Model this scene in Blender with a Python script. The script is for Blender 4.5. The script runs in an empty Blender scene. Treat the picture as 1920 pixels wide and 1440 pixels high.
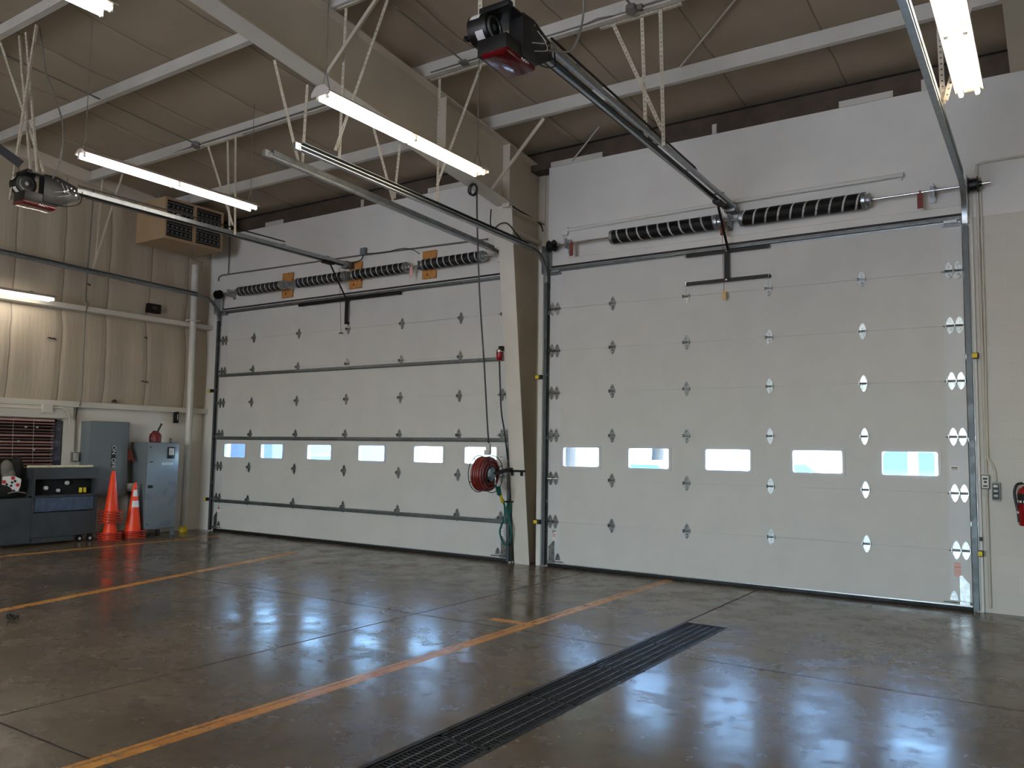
import bpy, bmesh, math, random
from mathutils import Vector, Matrix
random.seed(7)
C = bpy.context.scene.collection
ORG = {}
V = Vector

# ------------------------------------------------------------------ colour + node helpers
def lin(c):
    c = c / 255.0
    return c / 12.92 if c <= 0.04045 else ((c + 0.055) / 1.055) ** 2.4
def rgb(r, g, b): return (lin(r), lin(g), lin(b), 1.0)

class NT:
    """tiny helper around a node tree"""
    def __init__(s, name):
        s.m = bpy.data.materials.new(name); s.m.use_nodes = True
        s.t = s.m.node_tree; s.n = s.t.nodes; s.l = s.t.links
        s.b = s.n['Principled BSDF']
        s.co = s.n.new('ShaderNodeTexCoord')
    def put(s, sock, val):
        if hasattr(val, 'is_output'): s.l.new(val, sock)
        else: sock.default_value = val
    def math(s, op, a, b=None, c=None, clamp=False):
        n = s.n.new('ShaderNodeMath'); n.operation = op; n.use_clamp = clamp
        s.put(n.inputs[0], a)
        if b is not None: s.put(n.inputs[1], b)
        if c is not None: s.put(n.inputs[2], c)
        return n.outputs[0]
    def noise(s, scale, detail=3, rough=0.55, stretch=None, vec=None):
        n = s.n.new('ShaderNodeTexNoise'); n.inputs['Scale'].default_value = scale
        n.inputs['Detail'].default_value = detail; n.inputs['Roughness'].default_value = rough
        v = vec or s.co.outputs['Object']
        if stretch:
            mp = s.n.new('ShaderNodeMapping'); mp.inputs['Scale'].default_value = stretch
            s.l.new(v, mp.inputs['Vector']); v = mp.outputs['Vector']
        s.l.new(v, n.inputs['Vector'])
        return n.outputs[0]
    def ramp(s, fac, p0, p1, c0=0.0, c1=1.0):
        n = s.n.new('ShaderNodeMapRange'); n.interpolation_type = 'SMOOTHSTEP'
        s.put(n.inputs[0], fac); n.inputs[1].default_value = p0; n.inputs[2].default_value = p1
        n.inputs[3].default_value = c0; n.inputs[4].default_value = c1
        return n.outputs[0]
    def mix(s, fac, a, b):
        n = s.n.new('ShaderNodeMix'); n.data_type = 'RGBA'
        s.put(n.inputs[0], fac); s.put(n.inputs[6], a); s.put(n.inputs[7], b)
        return n.outputs[2]
    def xyz(s):
        n = s.n.new('ShaderNodeSeparateXYZ'); s.l.new(s.co.outputs['Object'], n.inputs[0])
        return n.outputs
    def bump(s, h, strength=0.2, dist=0.01):
        n = s.n.new('ShaderNodeBump'); n.inputs['Strength'].default_value = strength
        n.inputs['Distance'].default_value = dist; s.l.new(h, n.inputs['Height'])
        s.l.new(n.outputs[0], s.b.inputs['Normal'])
        return n
    def set(s, **k):
        for a, v in k.items(): s.put(s.b.inputs[a.replace('_', ' ')], v)

def pm(name, col, rough=0.5, metal=0.0, var=0.10, scale=6.0, bump=0.0, bscale=60.0, rvar=0.08):
    t = NT(name)
    n = t.noise(scale, 4)
    dark = tuple(x * (1 - var) for x in col[:3]) + (1,)
    lite = tuple(min(1, x * (1 + var)) for x in col[:3]) + (1,)
    t.set(Base_Color=t.mix(t.ramp(n, 0.3, 0.7), dark, lite), Metallic=metal,
          Roughness=t.ramp(n, 0.3, 0.7, max(0.02, rough - rvar), min(1, rough + rvar)))
    if bump: t.bump(t.noise(bscale, 2), bump, 0.004)
    return t.m

M = {}
M['door'] = pm('door_white', rgb(208, 207, 203), 0.62, 0, 0.03, 2.0, 0.12, 90)
M['stile'] = pm('door_stile', rgb(208, 209, 209), 0.48, 0, 0.02, 3.0)
M['seal'] = pm('rubber_black', rgb(20, 20, 21), 0.6)
M['galv'] = pm('galvanised', rgb(165, 170, 172), 0.36, 0.85, 0.15, 14, 0.05, 40)
M['galvd'] = pm('galvanised_dull', rgb(118, 124, 126), 0.42, 0.75, 0.2, 9)
M['hinge'] = pm('hinge_zinc', rgb(150, 155, 157), 0.31, 0.95, 0.08, 25)
M['black'] = pm('black_paint', rgb(14, 14, 15), 0.45, 0.0, 0.2)
M['bsteel'] = pm('black_steel', rgb(15, 15, 16), 0.42, 0.2, 0.2)
M['track'] = pm('track_steel_shaded', rgb(88, 95, 99), 0.45, 0.45, 0.15, 8)  # steel of the vertical tracks, with their shadow put into a darker base colour
M['void'] = pm('matt_black', rgb(10, 10, 11), 0.9)
M['cbase'] = pm('cone_base', rgb(196, 62, 40), 0.55, 0, 0.12, 14)
M['chrome'] = pm('bright_shaft', rgb(205, 208, 210), 0.2, 1.0, 0.05)
M['wood'] = None
M['white'] = pm('white_paint', rgb(226, 223, 217), 0.5, 0, 0.04, 1.2, 0.05, 30)
M['cream'] = pm('cream_paint', rgb(208, 202, 189), 0.5, 0, 0.06, 1.5, 0.06, 25)
M['column'] = pm('column_paint', rgb(214, 209, 199), 0.45, 0, 0.05, 1.3, 0.05, 30)
M['rafter'] = pm('rafter_paint', rgb(204, 194, 176), 0.5, 0, 0.06, 0.8)
M['purlin'] = pm('purlin_grey', rgb(200, 196, 187), 0.5, 0.0, 0.07, 1.5)
M['perf'] = pm('perforated_angle', rgb(206, 198, 180), 0.45, 0.15, 0.06, 6)
M['dark'] = pm('dark_void', rgb(24, 20, 17), 0.9)
M['eave'] = pm('eave_brown', rgb(74, 62, 52), 0.8, 0, 0.3, 3)
M['pipe'] = pm('pipe_paint', rgb(205, 203, 194), 0.4, 0, 0.05, 3)
M['conduit'] = pm('conduit_grey', rgb(120, 118, 112), 0.45, 0.3)
M['heater'] = pm('heater_tan', rgb(168, 142, 108), 0.5, 0, 0.06, 2)
M['grey'] = pm('enamel_grey', rgb(112, 120, 124), 0.38, 0, 0.05, 2)
M['bluegrey'] = pm('cabinet_enamel', rgb(128, 138, 145), 0.3, 0, 0.05, 2)
M['chest'] = pm('chest_slate', rgb(60, 64, 66), 0.4, 0, 0.15, 4)
M['chestb'] = pm('chest_blue', rgb(70, 84, 102), 0.4, 0, 0.25, 10)
M['orange'] = pm('cone_orange', rgb(250, 70, 22), 0.4, 0, 0.06, 4)
M['reflect'] = pm('cone_collar', rgb(232, 230, 226), 0.35, 0, 0.05)
M['red'] = pm('red_enamel', rgb(150, 14, 20), 0.22, 0, 0.08)
M['gasred'] = pm('gas_can_red', rgb(112, 24, 24), 0.4)
M['dred'] = pm('opener_red', rgb(98, 8, 18), 0.12, 0, 0.05)
M['hose'] = pm('red_hose', rgb(122, 40, 34), 0.45, 0, 0.15, 20)
M['green'] = pm('green_hose', rgb(8, 92, 80), 0.4)
M['yellow'] = pm('yellow_plastic', rgb(228, 200, 40), 0.4)
M['rust'] = pm('rust_tag', rgb(118, 52, 38), 0.6, 0, 0.3, 30)
M['pink'] = pm('pink_sticker', rgb(224, 176, 168), 0.5, 0, 0.06, 20)
M['paper'] = pm('label_white', rgb(226, 224, 220), 0.5, 0, 0.03)
M['ink'] = pm('ink_black', rgb(28, 28, 30), 0.5)
M['inkred'] = pm('ink_red', rgb(190, 40, 44), 0.5)
M['tan'] = pm('tan_handle', rgb(214, 180, 120), 0.5)
M['greyplug'] = pm('plug_grey', rgb(190, 190, 188), 0.5)
M['tube_white'] = pm('pvc_cream', rgb(214, 208, 180), 0.4)
M['bag'] = pm('bag_black', rgb(16, 16, 18), 0.75, 0, 0.3, 8, 0.3, 50)
M['baggrey'] = pm('bag_grey', rgb(112, 106, 98), 0.8, 0, 0.1, 20)
M['fixture'] = pm('fixture_white', rgb(196, 188, 180), 0.4, 0, 0.04)
M['blind'] = pm('blind_slat', rgb(224, 172, 160), 0.4, 0.1, 0.12, 20)
M['glassdark'] = pm('plastic_film', rgb(70, 72, 84), 0.25, 0, 0.4, 12)
M['leaf'] = pm('dry_leaf', rgb(58, 48, 36), 0.8, 0, 0.3, 40)
M['carwhite'] = pm('car_white', rgb(232, 234, 236), 0.25)
M['carglass'] = pm('car_glass', rgb(52, 76, 92), 0.1)
M['brick'] = pm('far_wall_blue', rgb(58, 68, 104), 0.7)
M['brickred'] = pm('far_wall_red', rgb(205, 170, 165), 0.8)
M['asphalt'] = pm('yard_concrete', rgb(205, 203, 198), 0.8, 0, 0.1, 1)
M['bark'] = pm('bark', rgb(44, 40, 38), 0.9, 0, 0.3, 8)
M['crown'] = pm('leaf_green', rgb(50, 66, 48), 0.8, 0, 0.3, 3)

# wood with grain
t = NT('pine_board'); w = t.noise(4, 4, 0.6, (14, 14, 1.6))
t.set(Base_Color=t.mix(t.ramp(w, 0.35, 0.65), rgb(168, 112, 54), rgb(206, 148, 82)), Roughness=0.55); M['wood'] = t.m
# spring steel with a chalked winding stripe (helix around local X)
def spring_mat(name, pitch, hand):
    t = NT(name); x, y, z = t.xyz()
    ang = t.math('DIVIDE', t.math('ARCTAN2', y, z), 2 * math.pi)
    ph = t.math('FRACT', t.math('ADD', t.math('DIVIDE', x, pitch), t.math('MULTIPLY', ang, hand)))
    wob = t.math('MULTIPLY', t.math('SUBTRACT', t.noise(60, 2), 0.5), 0.10)
    d = t.math('ABSOLUTE', t.math('SUBTRACT', t.math('ADD', ph, wob), 0.5))
    mask = t.math('LESS_THAN', d, 0.075)
    t.set(Base_Color=t.mix(mask, rgb(8, 8, 9), rgb(196, 196, 194)), Roughness=0.5)
    return t.m
M['spring_r'] = spring_mat('spring_black_wide', 0.150, 1.0)
M['spring_rr'] = spring_mat('spring_black_wide_mirrored', 0.150, -1.0)
M['spring_l'] = spring_mat('spring_black_close', 0.122, 1.0)
# painted block wall
def block_mat(name, col, gx):
    t = NT(name)
    b = t.n.new('ShaderNodeTexBrick'); b.offset = 0.5
    cx = t.n.new('ShaderNodeCombineXYZ'); xyz = t.xyz()
    t.l.new(xyz[gx], cx.inputs[0]); t.l.new(xyz[2], cx.inputs[1]); t.l.new(cx.outputs[0], b.inputs['Vector'])
    b.inputs['Scale'].default_value = 1.0; b.inputs['Brick Width'].default_value = 0.406
    b.inputs['Row Height'].default_value = 0.203; b.inputs['Mortar Size'].default_value = 0.006
    b.inputs['Mortar Smooth'].default_value = 0.6
    c2 = tuple(x * 0.97 for x in col[:3]) + (1,); c3 = tuple(x * 0.95 for x in col[:3]) + (1,)
    b.inputs['Color1'].default_value = col; b.inputs['Color2'].default_value = c2; b.inputs['Mortar'].default_value = c3
    n = t.noise(1.1, 4)
    t.set(Base_Color=t.mix(t.ramp(n, 0.3, 0.75, 0, 0.18), b.outputs['Color'], tuple(x * 0.78 for x in col[:3]) + (1,)), Roughness=0.5)
    inv = t.math('SUBTRACT', 1.0, b.outputs['Fac'])
    t.bump(inv, 0.15, 0.003)
    return t.m
M['block_y'] = block_mat('block_wall_cream', rgb(206, 202, 193), 0)
M['block_x'] = block_mat('block_wall_left', rgb(228, 222, 210), 1)
# vinyl faced insulation: left wall (seams run up) and roof (seams run back)
def vinyl_mat(name, col, axis, pitch, off):
    t = NT(name); xyz = t.xyz()
    wob = t.math('MULTIPLY', t.math('SUBTRACT', t.noise(0.9, 2), 0.5), 0.10)
    u = t.math('DIVIDE', t.math('ADD', t.math('ADD', xyz[axis], wob), off), pitch)
    d = t.math('MULTIPLY', t.math('ABSOLUTE', t.math('SUBTRACT', t.math('FRACT', u), 0.5)), pitch)
    seam = t.ramp(d, 0.004, 0.014, 1, 0)
    crease = t.noise(2.2, 3, 0.6, (1, 9, 0.7) if axis == 1 else (7, 0.8, 1))
    blotch = t.noise(0.55, 3)
    base = t.mix(t.ramp(blotch, 0.3, 0.7), tuple(x * 0.86 for x in col[:3]) + (1,), col)
    t.set(Base_Color=t.mix(t.math('MULTIPLY', seam, 0.75), base, tuple(x * 0.25 for x in col[:3]) + (1,)), Roughness=0.55)
    h = t.math('ADD', t.math('MULTIPLY', crease, 0.5), t.math('MULTIPLY', t.ramp(d, 0.0, 0.10), 1.0))
    t.bump(h, 0.5, 0.03)
    return t.m
M['vinyl_wall'] = vinyl_mat('vinyl_insulation_wall', rgb(186, 173, 152), 1, 0.80, 0.07)
M['vinyl_roof'] = vinyl_mat('vinyl_insulation_roof', rgb(172, 157, 136), 0, 1.22, 0.2)

def emit(name, col, s):
    m = bpy.data.materials.new(name); m.use_nodes = True; n = m.node_tree.nodes
    for x in list(n):
        if x.type == 'BSDF_PRINCIPLED': n.remove(x)
    e = n.new('ShaderNodeEmission'); e.inputs[0].default_value = col; e.inputs[1].default_value = s
    m.node_tree.links.new(e.outputs[0], n['Material Output'].inputs[0]); return m
M['tube_cool'] = emit('fluorescent_cool', (1.0, 0.92, 0.82, 1), 18)
M['tube_warm'] = emit('fluorescent_warm', (1.0, 0.82, 0.60, 1), 18)
# thin window glass: transparent with a fresnel gloss
m = bpy.data.materials.new('window_glass'); m.use_nodes = True; nt = m.node_tree
nt.nodes.remove(nt.nodes['Principled BSDF'])
tr = nt.nodes.new('ShaderNodeBsdfTransparent'); gl = nt.nodes.new('ShaderNodeBsdfGlossy'); gl.inputs['Roughness'].default_value = 0.02
tr.inputs[0].default_value = (0.86, 0.93, 0.97, 1)
fr = nt.nodes.new('ShaderNodeFresnel'); fr.inputs[0].default_value = 1.25; mx = nt.nodes.new('ShaderNodeMixShader')
nt.links.new(fr.outputs[0], mx.inputs[0]); nt.links.new(tr.outputs[0], mx.inputs[1]); nt.links.new(gl.outputs[0], mx.inputs[2])
nt.links.new(mx.outputs[0], nt.nodes['Material Output'].inputs[0]); M['glass'] = m

# sealed concrete floor: blotches, joints, worn orange stripes
t = NT('sealed_concrete'); x, y, z = t.xyz()
n1 = t.noise(0.55, 5, 0.6); n2 = t.noise(5.0, 5, 0.65); n3 = t.noise(28, 3, 0.6)
base = t.mix(t.ramp(n1, 0.3, 0.72), rgb(92, 78, 61), rgb(126, 110, 90))
base = t.mix(t.ramp(n2, 0.42, 0.80, 0, 0.35), base, rgb(70, 60, 50))
st = t.noise(3.2, 7, 0.72)
base = t.mix(t.ramp(n3, 0.58, 0.78, 0, 0.25), base, rgb(72, 64, 56))
base = t.mix(t.ramp(st, 0.48, 0.74, 0, 0.5), base, rgb(60, 51, 43))
def line_mask(coord, c, w, soft=0.003):
    d = t.math('ABSOLUTE', t.math('SUBTRACT', coord, c)); return t.ramp(d, w - soft, w + soft, 1, 0)
jn = t.math('MULTIPLY', t.math('SUBTRACT', t.noise(3, 2), 0.5), 0.01)
xj = t.math('ADD', x, jn); yj = t.math('ADD', y, jn)
j = line_mask(xj, 0.69, 0.009)
for c in (-3.2, 4.6 + 2.2): j = t.math('MAXIMUM', j, line_mask(xj, c, 0.006))
dr = t.math('MULTIPLY', line_mask(xj, 3.0, 0.011), t.math('GREATER_THAN', y, -2.45))
j = t.math('MAXIMUM', j, dr)
for c in (-3.70, -7.62, -11.5): j = t.math('MAXIMUM', j, line_mask(yj, c, 0.008))
base = t.mix(t.math('MULTIPLY', j, 0.85), base, rgb(30, 27, 25))
wear = t.math('MULTIPLY', t.math('SUBTRACT', t.noise(40, 4, 0.7), 0.5), 0.03)
def stripe(coord, c, w, lo, hi, along):
    d = t.math('ADD', t.math('ABSOLUTE', t.math('SUBTRACT', coord, c)), wear)
    k = t.ramp(d, w - 0.006, w + 0.006, 1, 0)
    return t.math('MULTIPLY', k, t.math('MULTIPLY', t.math('GREATER_THAN', along, lo), t.math('LESS_THAN', along, hi)))
s = stripe(x, 1.85, 0.068, -20, -0.02, y)
gap = stripe(x, 1.828, 0.012, -20, -0.6, y)                      # dark centre of the double stroke
s = t.math('MULTIPLY', s, t.math('SUBTRACT', 1.0, t.math('MULTIPLY', gap, 0.6)))
s = t.math('MAXIMUM', s, stripe(t.math('ADD', y, t.math('MULTIPLY', x, -0.05)), -3.51, 0.062, 1.41, 1.86, x))
xs = t.math('ADD', x, t.math('MULTIPLY', y, 0.2605))             # the skewed stripe
s = t.math('MAXIMUM', s, stripe(xs, -4.185, 0.072, -9.5, -1.2, y))
s = t.math('MAXIMUM', s, stripe(x, -6.68, 0.066, -12, -0.4, y))
chip = t.ramp(t.noise(9, 5, 0.7), 0.34, 0.48, 0.35, 1)
far = t.ramp(y, -2.6, -0.3, 1.0, 0.55)
s = t.math('MULTIPLY', t.math('MULTIPLY', s, chip), far)
base = t.mix(s, base, t.mix(t.ramp(n2, 0.35, 0.65), rgb(206, 128, 44), rgb(236, 166, 72)))
r = t.ramp(t.noise(1.6, 4, 0.6), 0.3, 0.72, 0.12, 0.25); r = t.math('ADD', r, t.ramp(st, 0.42, 0.70, 0, 0.09)); r = t.math('ADD', r, t.math('MULTIPLY', j, 0.5)); r = t.math('ADD', r, t.ramp(n1, 0.3, 0.7, 0.0, 0.07)); r = t.math('ADD', r, t.math('MULTIPLY', s, 0.12))
t.set(Base_Color=base, Roughness=r, IOR=1.47)
hb = t.math('ADD', t.math('MULTIPLY', t.noise(7, 4, 0.6), 0.6), t.math('MULTIPLY', t.noise(45, 3, 0.6), 0.12))
hb = t.math('SUBTRACT', hb, t.math('MULTIPLY', j, 0.5))
t.bump(hb, 0.11, 0.010)
M['floor'] = t.m

# ------------------------------------------------------------------ mesh builder
class MB:
    def __init__(s): s.v = []; s.f = []
    def add(s, vs, fs):
        o = len(s.v); s.v += [V(p) for p in vs]; s.f += [tuple(i + o for i in f) for f in fs]; return s
    def box(s, x0, x1, y0, y1, z0, z1):
        return s.add([(x0, y0, z0), (x1, y0, z0), (x1, y1, z0), (x0, y1, z0), (x0, y0, z1), (x1, y0, z1), (x1, y1, z1), (x0, y1, z1)],
                     [(3, 2, 1, 0), (4, 5, 6, 7), (0, 1, 5, 4), (1, 2, 6, 5), (2, 3, 7, 6), (3, 0, 4, 7)])
    def obox(s, c, ax, ay, az):
        c = V(c); P = [c + ax * i + ay * j + az * k for k in (-1, 1) for j in (-1, 1) for i in (-1, 1)]
        return s.add(P, [(2, 3, 1, 0), (4, 5, 7, 6), (0, 1, 5, 4), (1, 3, 7, 5), (3, 2, 6, 7), (2, 0, 4, 6)])
    def bar(s, p, q, w, h, side=None):
        p, q = V(p), V(q); d = (q - p).normalized()
        u = side and V(side) or (V((0, 0, 1)) if abs(d.z) < 0.9 else V((1, 0, 0)))
        a = d.cross(u).normalized(); b = a.cross(d).normalized()
        return s.obox((p + q) / 2, d * ((q - p).length / 2), a * (w / 2), b * (h / 2))
    def frame(s, d):
        d = d.normalized(); u = V((0, 0, 1)) if abs(d.z) < 0.9 else V((1, 0, 0))
        a = d.cross(u).normalized(); return a, d.cross(a).normalized()
    def cyl(s, p, q, r, n=16, r2=None, caps=True):
        p, q = V(p), V(q); a, b = s.frame(q - p); r2 = r if r2 is None else r2
        vs = [p + (a * math.cos(2 * math.pi * i / n) + b * math.sin(2 * math.pi * i / n)) * r for i in range(n)]
        vs += [q + (a * math.cos(2 * math.pi * i / n) + b * math.sin(2 * math.pi * i / n)) * r2 for i in range(n)]
        fs = [(i, (i + 1) % n, n + (i + 1) % n, n + i) for i in range(n)]
        if caps: fs += [tuple(range(n))[::-1], tuple(range(n, 2 * n))]
        return s.add(vs, fs)
    def tube(s, pts, r, n=8, closed=False):
        pts = [V(p) for p in pts]; rings = []; a = None
        for i, p in enumerate(pts):
            if closed: d = pts[(i + 1) % len(pts)] - pts[i - 1]
            else: d = pts[min(i + 1, len(pts) - 1)] - pts[max(i - 1, 0)]
            d.normalize()
            if a is None: a, _ = s.frame(d)
            a = (a - d * a.dot(d)).normalized(); b = d.cross(a)
            rings.append([p + (a * math.cos(2 * math.pi * k / n) + b * math.sin(2 * math.pi * k / n)) * r for k in range(n)])
        vs = [v for R in rings for v in R]; fs = []; m = len(pts)
        for i in range(m if closed else m - 1):
            i2 = (i + 1) % m
            for k in range(n): fs.append((i * n + k, i * n + (k + 1) % n, i2 * n + (k + 1) % n, i2 * n + k))
        if not closed: fs += [tuple(range(n))[::-1], tuple((m - 1) * n + k for k in range(n))]
        return s.add(vs, fs)
    def lathe(s, prof, o, axis, n=24):
        o = V(o); axis = V(axis).normalized(); a, b = s.frame(axis)
        vs = [o + axis * h + (a * math.cos(2 * math.pi * k / n) + b * math.sin(2 * math.pi * k / n)) * max(r, 1e-4) for r, h in prof for k in range(n)]
        fs = [(i * n + k, i * n + (k + 1) % n, (i + 1) * n + (k + 1) % n, (i + 1) * n + k) for i in range(len(prof) - 1) for k in range(n)]
        if prof[0][0] > 1e-3: fs.append(tuple(range(n))[::-1])
        if prof[-1][0] > 1e-3: fs.append(tuple((len(prof) - 1) * n + k for k in range(n)))
        return s.add(vs, fs)
    def prism(s, poly, o, u, v, d):
        o, u, v, d = V(o), V(u), V(v), V(d); n = len(poly)
        vs = [o + u * p[0] + v * p[1] for p in poly]; vs += [p + d for p in vs]
        return s.add(vs, [tuple(range(n))[::-1], tuple(range(n, 2 * n))] + [(i, (i + 1) % n, n + (i + 1) % n, n + i) for i in range(n)])
    def sweep(s, prof, path, side, closed=True):
        """prof in (side, up) coordinates carried along a planar path; side is the constant normal of the path plane"""
        path = [V(p) for p in path]; side = V(side).normalized(); n = len(prof); vs = []
        for i, p in enumerate(path):
            d0 = (p - path[i - 1]).normalized() if i else None
            d1 = (path[i + 1] - p).normalized() if i + 1 < len(path) else None
            d = ((d0 or d1) + (d1 or d0)).normalized(); up = d.cross(side).normalized()
            k = 1.0 / max(0.5, d.dot(d1 or d0))
            vs += [p + side * q[0] + up * (q[1] * k) for q in prof]
        fs = [(i * n + k, i * n + (k + 1) % n, (i + 1) * n + (k + 1) % n, (i + 1) * n + k) for i in range(len(path) - 1) for k in range(n if closed else n - 1)]
        fs += [tuple(range(n))[::-1], tuple((len(path) - 1) * n + k for k in range(n))]
        return s.add(vs, fs)
    def build(s, name, mat, parent=None, org=None, smooth=True, bevel=0.0, ang=35):
        o0 = ORG[parent] if parent is not None else V(org or (0, 0, 0))
        me = bpy.data.meshes.new(name); me.from_pydata([tuple(p - o0) for p in s.v], [], s.f); me.update()
        bm = bmesh.new(); bm.from_mesh(me); bmesh.ops.recalc_face_normals(bm, faces=bm.faces)
        if bevel: bmesh.ops.bevel(bm, geom=[e for e in bm.edges if e.calc_face_angle(0) > 0.6], offset=bevel, segments=2, affect='EDGES', clamp_overlap=True, profile=0.6)
        bm.to_mesh(me); bm.free()
        me.materials.append(M[mat] if isinstance(mat, str) else mat)
        if smooth: me.shade_smooth(); me.set_sharp_from_angle(angle=math.radians(ang))
        o = bpy.data.objects.new(name, me); C.objects.link(o); ORG[o] = o0
        if parent is not None: o.parent = parent
        else: o.location = o0
        return o
def inst(name, mesh_obj, parent, at):
    """another object sharing mesh data, placed at a world point (mesh built around its own origin)"""
    o = bpy.data.objects.new(name, mesh_obj.data); C.objects.link(o); o.parent = parent
    o.location = V(at) - ORG[parent]; ORG[o] = V(at); return o
def tag(o, label, cat, group=None, kind=None):
    o['label'] = label; o['category'] = cat
    if group: o['group'] = group
    if kind: o['kind'] = kind
    return o
def thing(name, loc, label, cat, group=None, kind=None):
    o = bpy.data.objects.new(name, None); C.objects.link(o); o.location = loc; o.empty_display_size = 0.1; ORG[o] = V(loc)
    return tag(o, label, cat, group, kind)
def struct(o, label=None, cat=None):
    o['kind'] = 'structure'
    if label: o['label'] = label; o['category'] = cat
    return o
def copy_tree(o, loc, label, group=None):
    c = o.copy(); C.objects.link(c); c.location = loc; c['label'] = label
    if group: c['group'] = group
    def kids(a, b):
        for ch in a.children:
            d = ch.copy(); C.objects.link(d); d.parent = b; kids(ch, d)
    kids(o, c); return c
def rrect(x0, x1, z0, z1, r, n=5):
    P = []
    for cx, cz, a0 in ((x1 - r, z1 - r, 0), (x0 + r, z1 - r, 90), (x0 + r, z0 + r, 180), (x1 - r, z0 + r, 270)):
        P += [(cx + r * math.cos(math.radians(a0 + 90 * i / n)), cz + r * math.sin(math.radians(a0 + 90 * i / n))) for i in range(n + 1)]
    return P
def arc(c, r, a0, a1, n, plane='yz', x=0.0):
    out = []
    for i in range(n + 1):
        a = math.radians(a0 + (a1 - a0) * i / n); out.append((x, c[0] + r * math.cos(a), c[1] + r * math.sin(a)))
    return out
def smooth_path(pts, n=6):
    pts = [V(p) for p in pts]; out = []
    P = [pts[0] * 2 - pts[1]] + pts + [pts[-1] * 2 - pts[-2]]
    for i in range(1, len(P) - 2):
        a, b, c, d = P[i - 1:i + 3]
        for k in range(n):
            u = k / n; out.append(0.5 * ((2 * b) + (c - a) * u + (2 * a - 5 * b + 4 * c - d) * u * u + (3 * b - a - 3 * c + d) * u ** 3))
    out.append(pts[-1]); return out

YW = 0.04            # inner face of the door wall
XL = -8.05           # inner face of the left wall
YB = -20.0           # back wall
XR = 12.0
S = 0.6096; ZB = 0.637
def roofz(y): return 6.165 - 0.1 * y if y > -10 else 6.165 + 1.0 + 0.1 * (y + 10)

# ------------------------------------------------------------------ setting
# floor with a slot for the trench drain
GX0, GX1, GY0, GY1 = 3.03, 3.40, -9.2, -2.43
mb = MB()
for a in ((XL - 0.3, GX0, YB - 0.3, 0.45), (GX1, XR + 0.3, YB - 0.3, 0.45), (GX0, GX1, GY1, 0.45), (GX0, GX1, YB - 0.3, GY0)):
    mb.box(a[0], a[1], a[2], a[3], -0.2, 0.0)
struct(mb.build('floor', 'floor', smooth=False), 'sealed brown concrete floor with worn orange stripes', 'floor')
mb = MB()
mb.box(GX0 - .01, GX1 + .01, GY0, GY1, -0.24, -0.2)
tr_ = struct(mb.build('trim_1', 'dark', smooth=False), 'dark trench channel below the floor grates', 'drain channel')
# door wall: pieces round the two openings and the column pocket
R0, R1, L0, L1, DT = 0.03, 5.22, -7.50, -0.71, 4.27
mb = MB()
mb.box(-0.08, XR, YW, 0.30, DT, 5.82)
mb.box(-0.20, R0, YW, 0.30, 0, DT); mb.box(-0.20, -0.08, YW, 0.30, DT, 4.60)
mb.box(XL - 0.3, -0.62, YW, 0.30, DT, 5.82); mb.box(L1, -0.62, YW, 0.30, 0, DT)
mb.box(XL - 0.3, L0, YW, 0.30, 0, DT)
struct(mb.build('wall_front', 'white', smooth=False), 'white wall above and between the two overhead doors', 'wall')
mb = MB(); mb.box(R1, XR, YW, 0.30, 0, DT)
struct(mb.build('wall_right', 'block_y', smooth=False), 'cream painted block wall right of the right door', 'wall')
mb = MB(); mb.box(-0.75, 0.0, 0.30, 0.34, 0, 6.2)
struct(mb.build('wall_column_pocket', 'rafter', smooth=False))
mb = MB(); mb.box(XL - 0.3, XR, 0.05, 0.40, 5.82, 6.07)
struct(mb.build('trim_2', 'eave', smooth=False), 'brown eave strut along the top of the door wall', 'trim')
mb = MB(); mb.box(XL - 0.3, XR, 0.16, 0.42, 6.07, 6.25)
struct(mb.build('trim_3', 'dark', smooth=False))
# bits of board left on the eave strut
mb = MB()
for a, b in ((4.0, 4.6), (-0.05, 0.8), (-6.4, -5.9), (-2.4, -1.5)): mb.box(a, b, 0.035, 0.05, 5.822, 5.90)
for a in (2.42, 4.9, -3.9, -1.36): mb.box(a, a + 0.06, 0.03, 0.05, 5.822, 5.95)
struct(mb.build('trim_4', 'purlin', smooth=False))
# left wall with the blind window opening
WY0, WY1, WZ0, WZ1 = -4.9, -2.68, 1.18, 2.05
mb = MB()
mb.box(XL - 0.3, XL, WY1, 0.35, 0, 2.30); mb.box(XL - 0.3, XL, YB, WY0, 0, 2.30)
mb.box(XL - 0.3, XL, WY0, WY1, 0, WZ0); mb.box(XL - 0.3, XL, WY0, WY1, WZ1, 2.30)
struct(mb.build('wall_left', 'block_x', smooth=False), 'cream block wall at the lower left behind the cabinets', 'wall')
# upper left wall: bulging vinyl
mb = MB(); ys = [0.35 - i * 0.1 for i in range(204)]; zs = [2.3, 2.45, 2.8, 3.2, 3.6, 3.85, 3.97, 4.1, 4.4, 4.9, 5.4, 5.8, 7.3]
bul = [0.02, .06, .09, .1, .08, .03, 0, .04, .08, .09, .08, .04, 0]
vs = []; fs = []
for i, yy in enumerate(ys):
    k = abs(math.sin(math.pi * (yy + 0.07) / 0.8)) ** 0.5
    for zz, b in zip(zs, bul): vs.append((XL - 0.02 + b * (0.35 + 0.65 * k), yy, zz))
nz = len(zs)
for i in range(len(ys) - 1):
    for k in range(nz - 1): fs.append((i * nz + k, (i + 1) * nz + k, (i + 1) * nz + k + 1, i * nz + k + 1))
mb.add(vs, fs)
struct(mb.build('wall_left_upper', 'vinyl_wall', ang=60), 'baggy tan vinyl insulation on the upper left wall', 'wall')
mb = MB(); mb.box(XL - .3, XL - .1, YB, .35, 2.3, 7.3); struct(mb.build('wall_left_backing', 'dark', smooth=False))
mb = MB(); mb.box(XL, -7.84, YB, 0.03, 3.925, 4.01)
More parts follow.
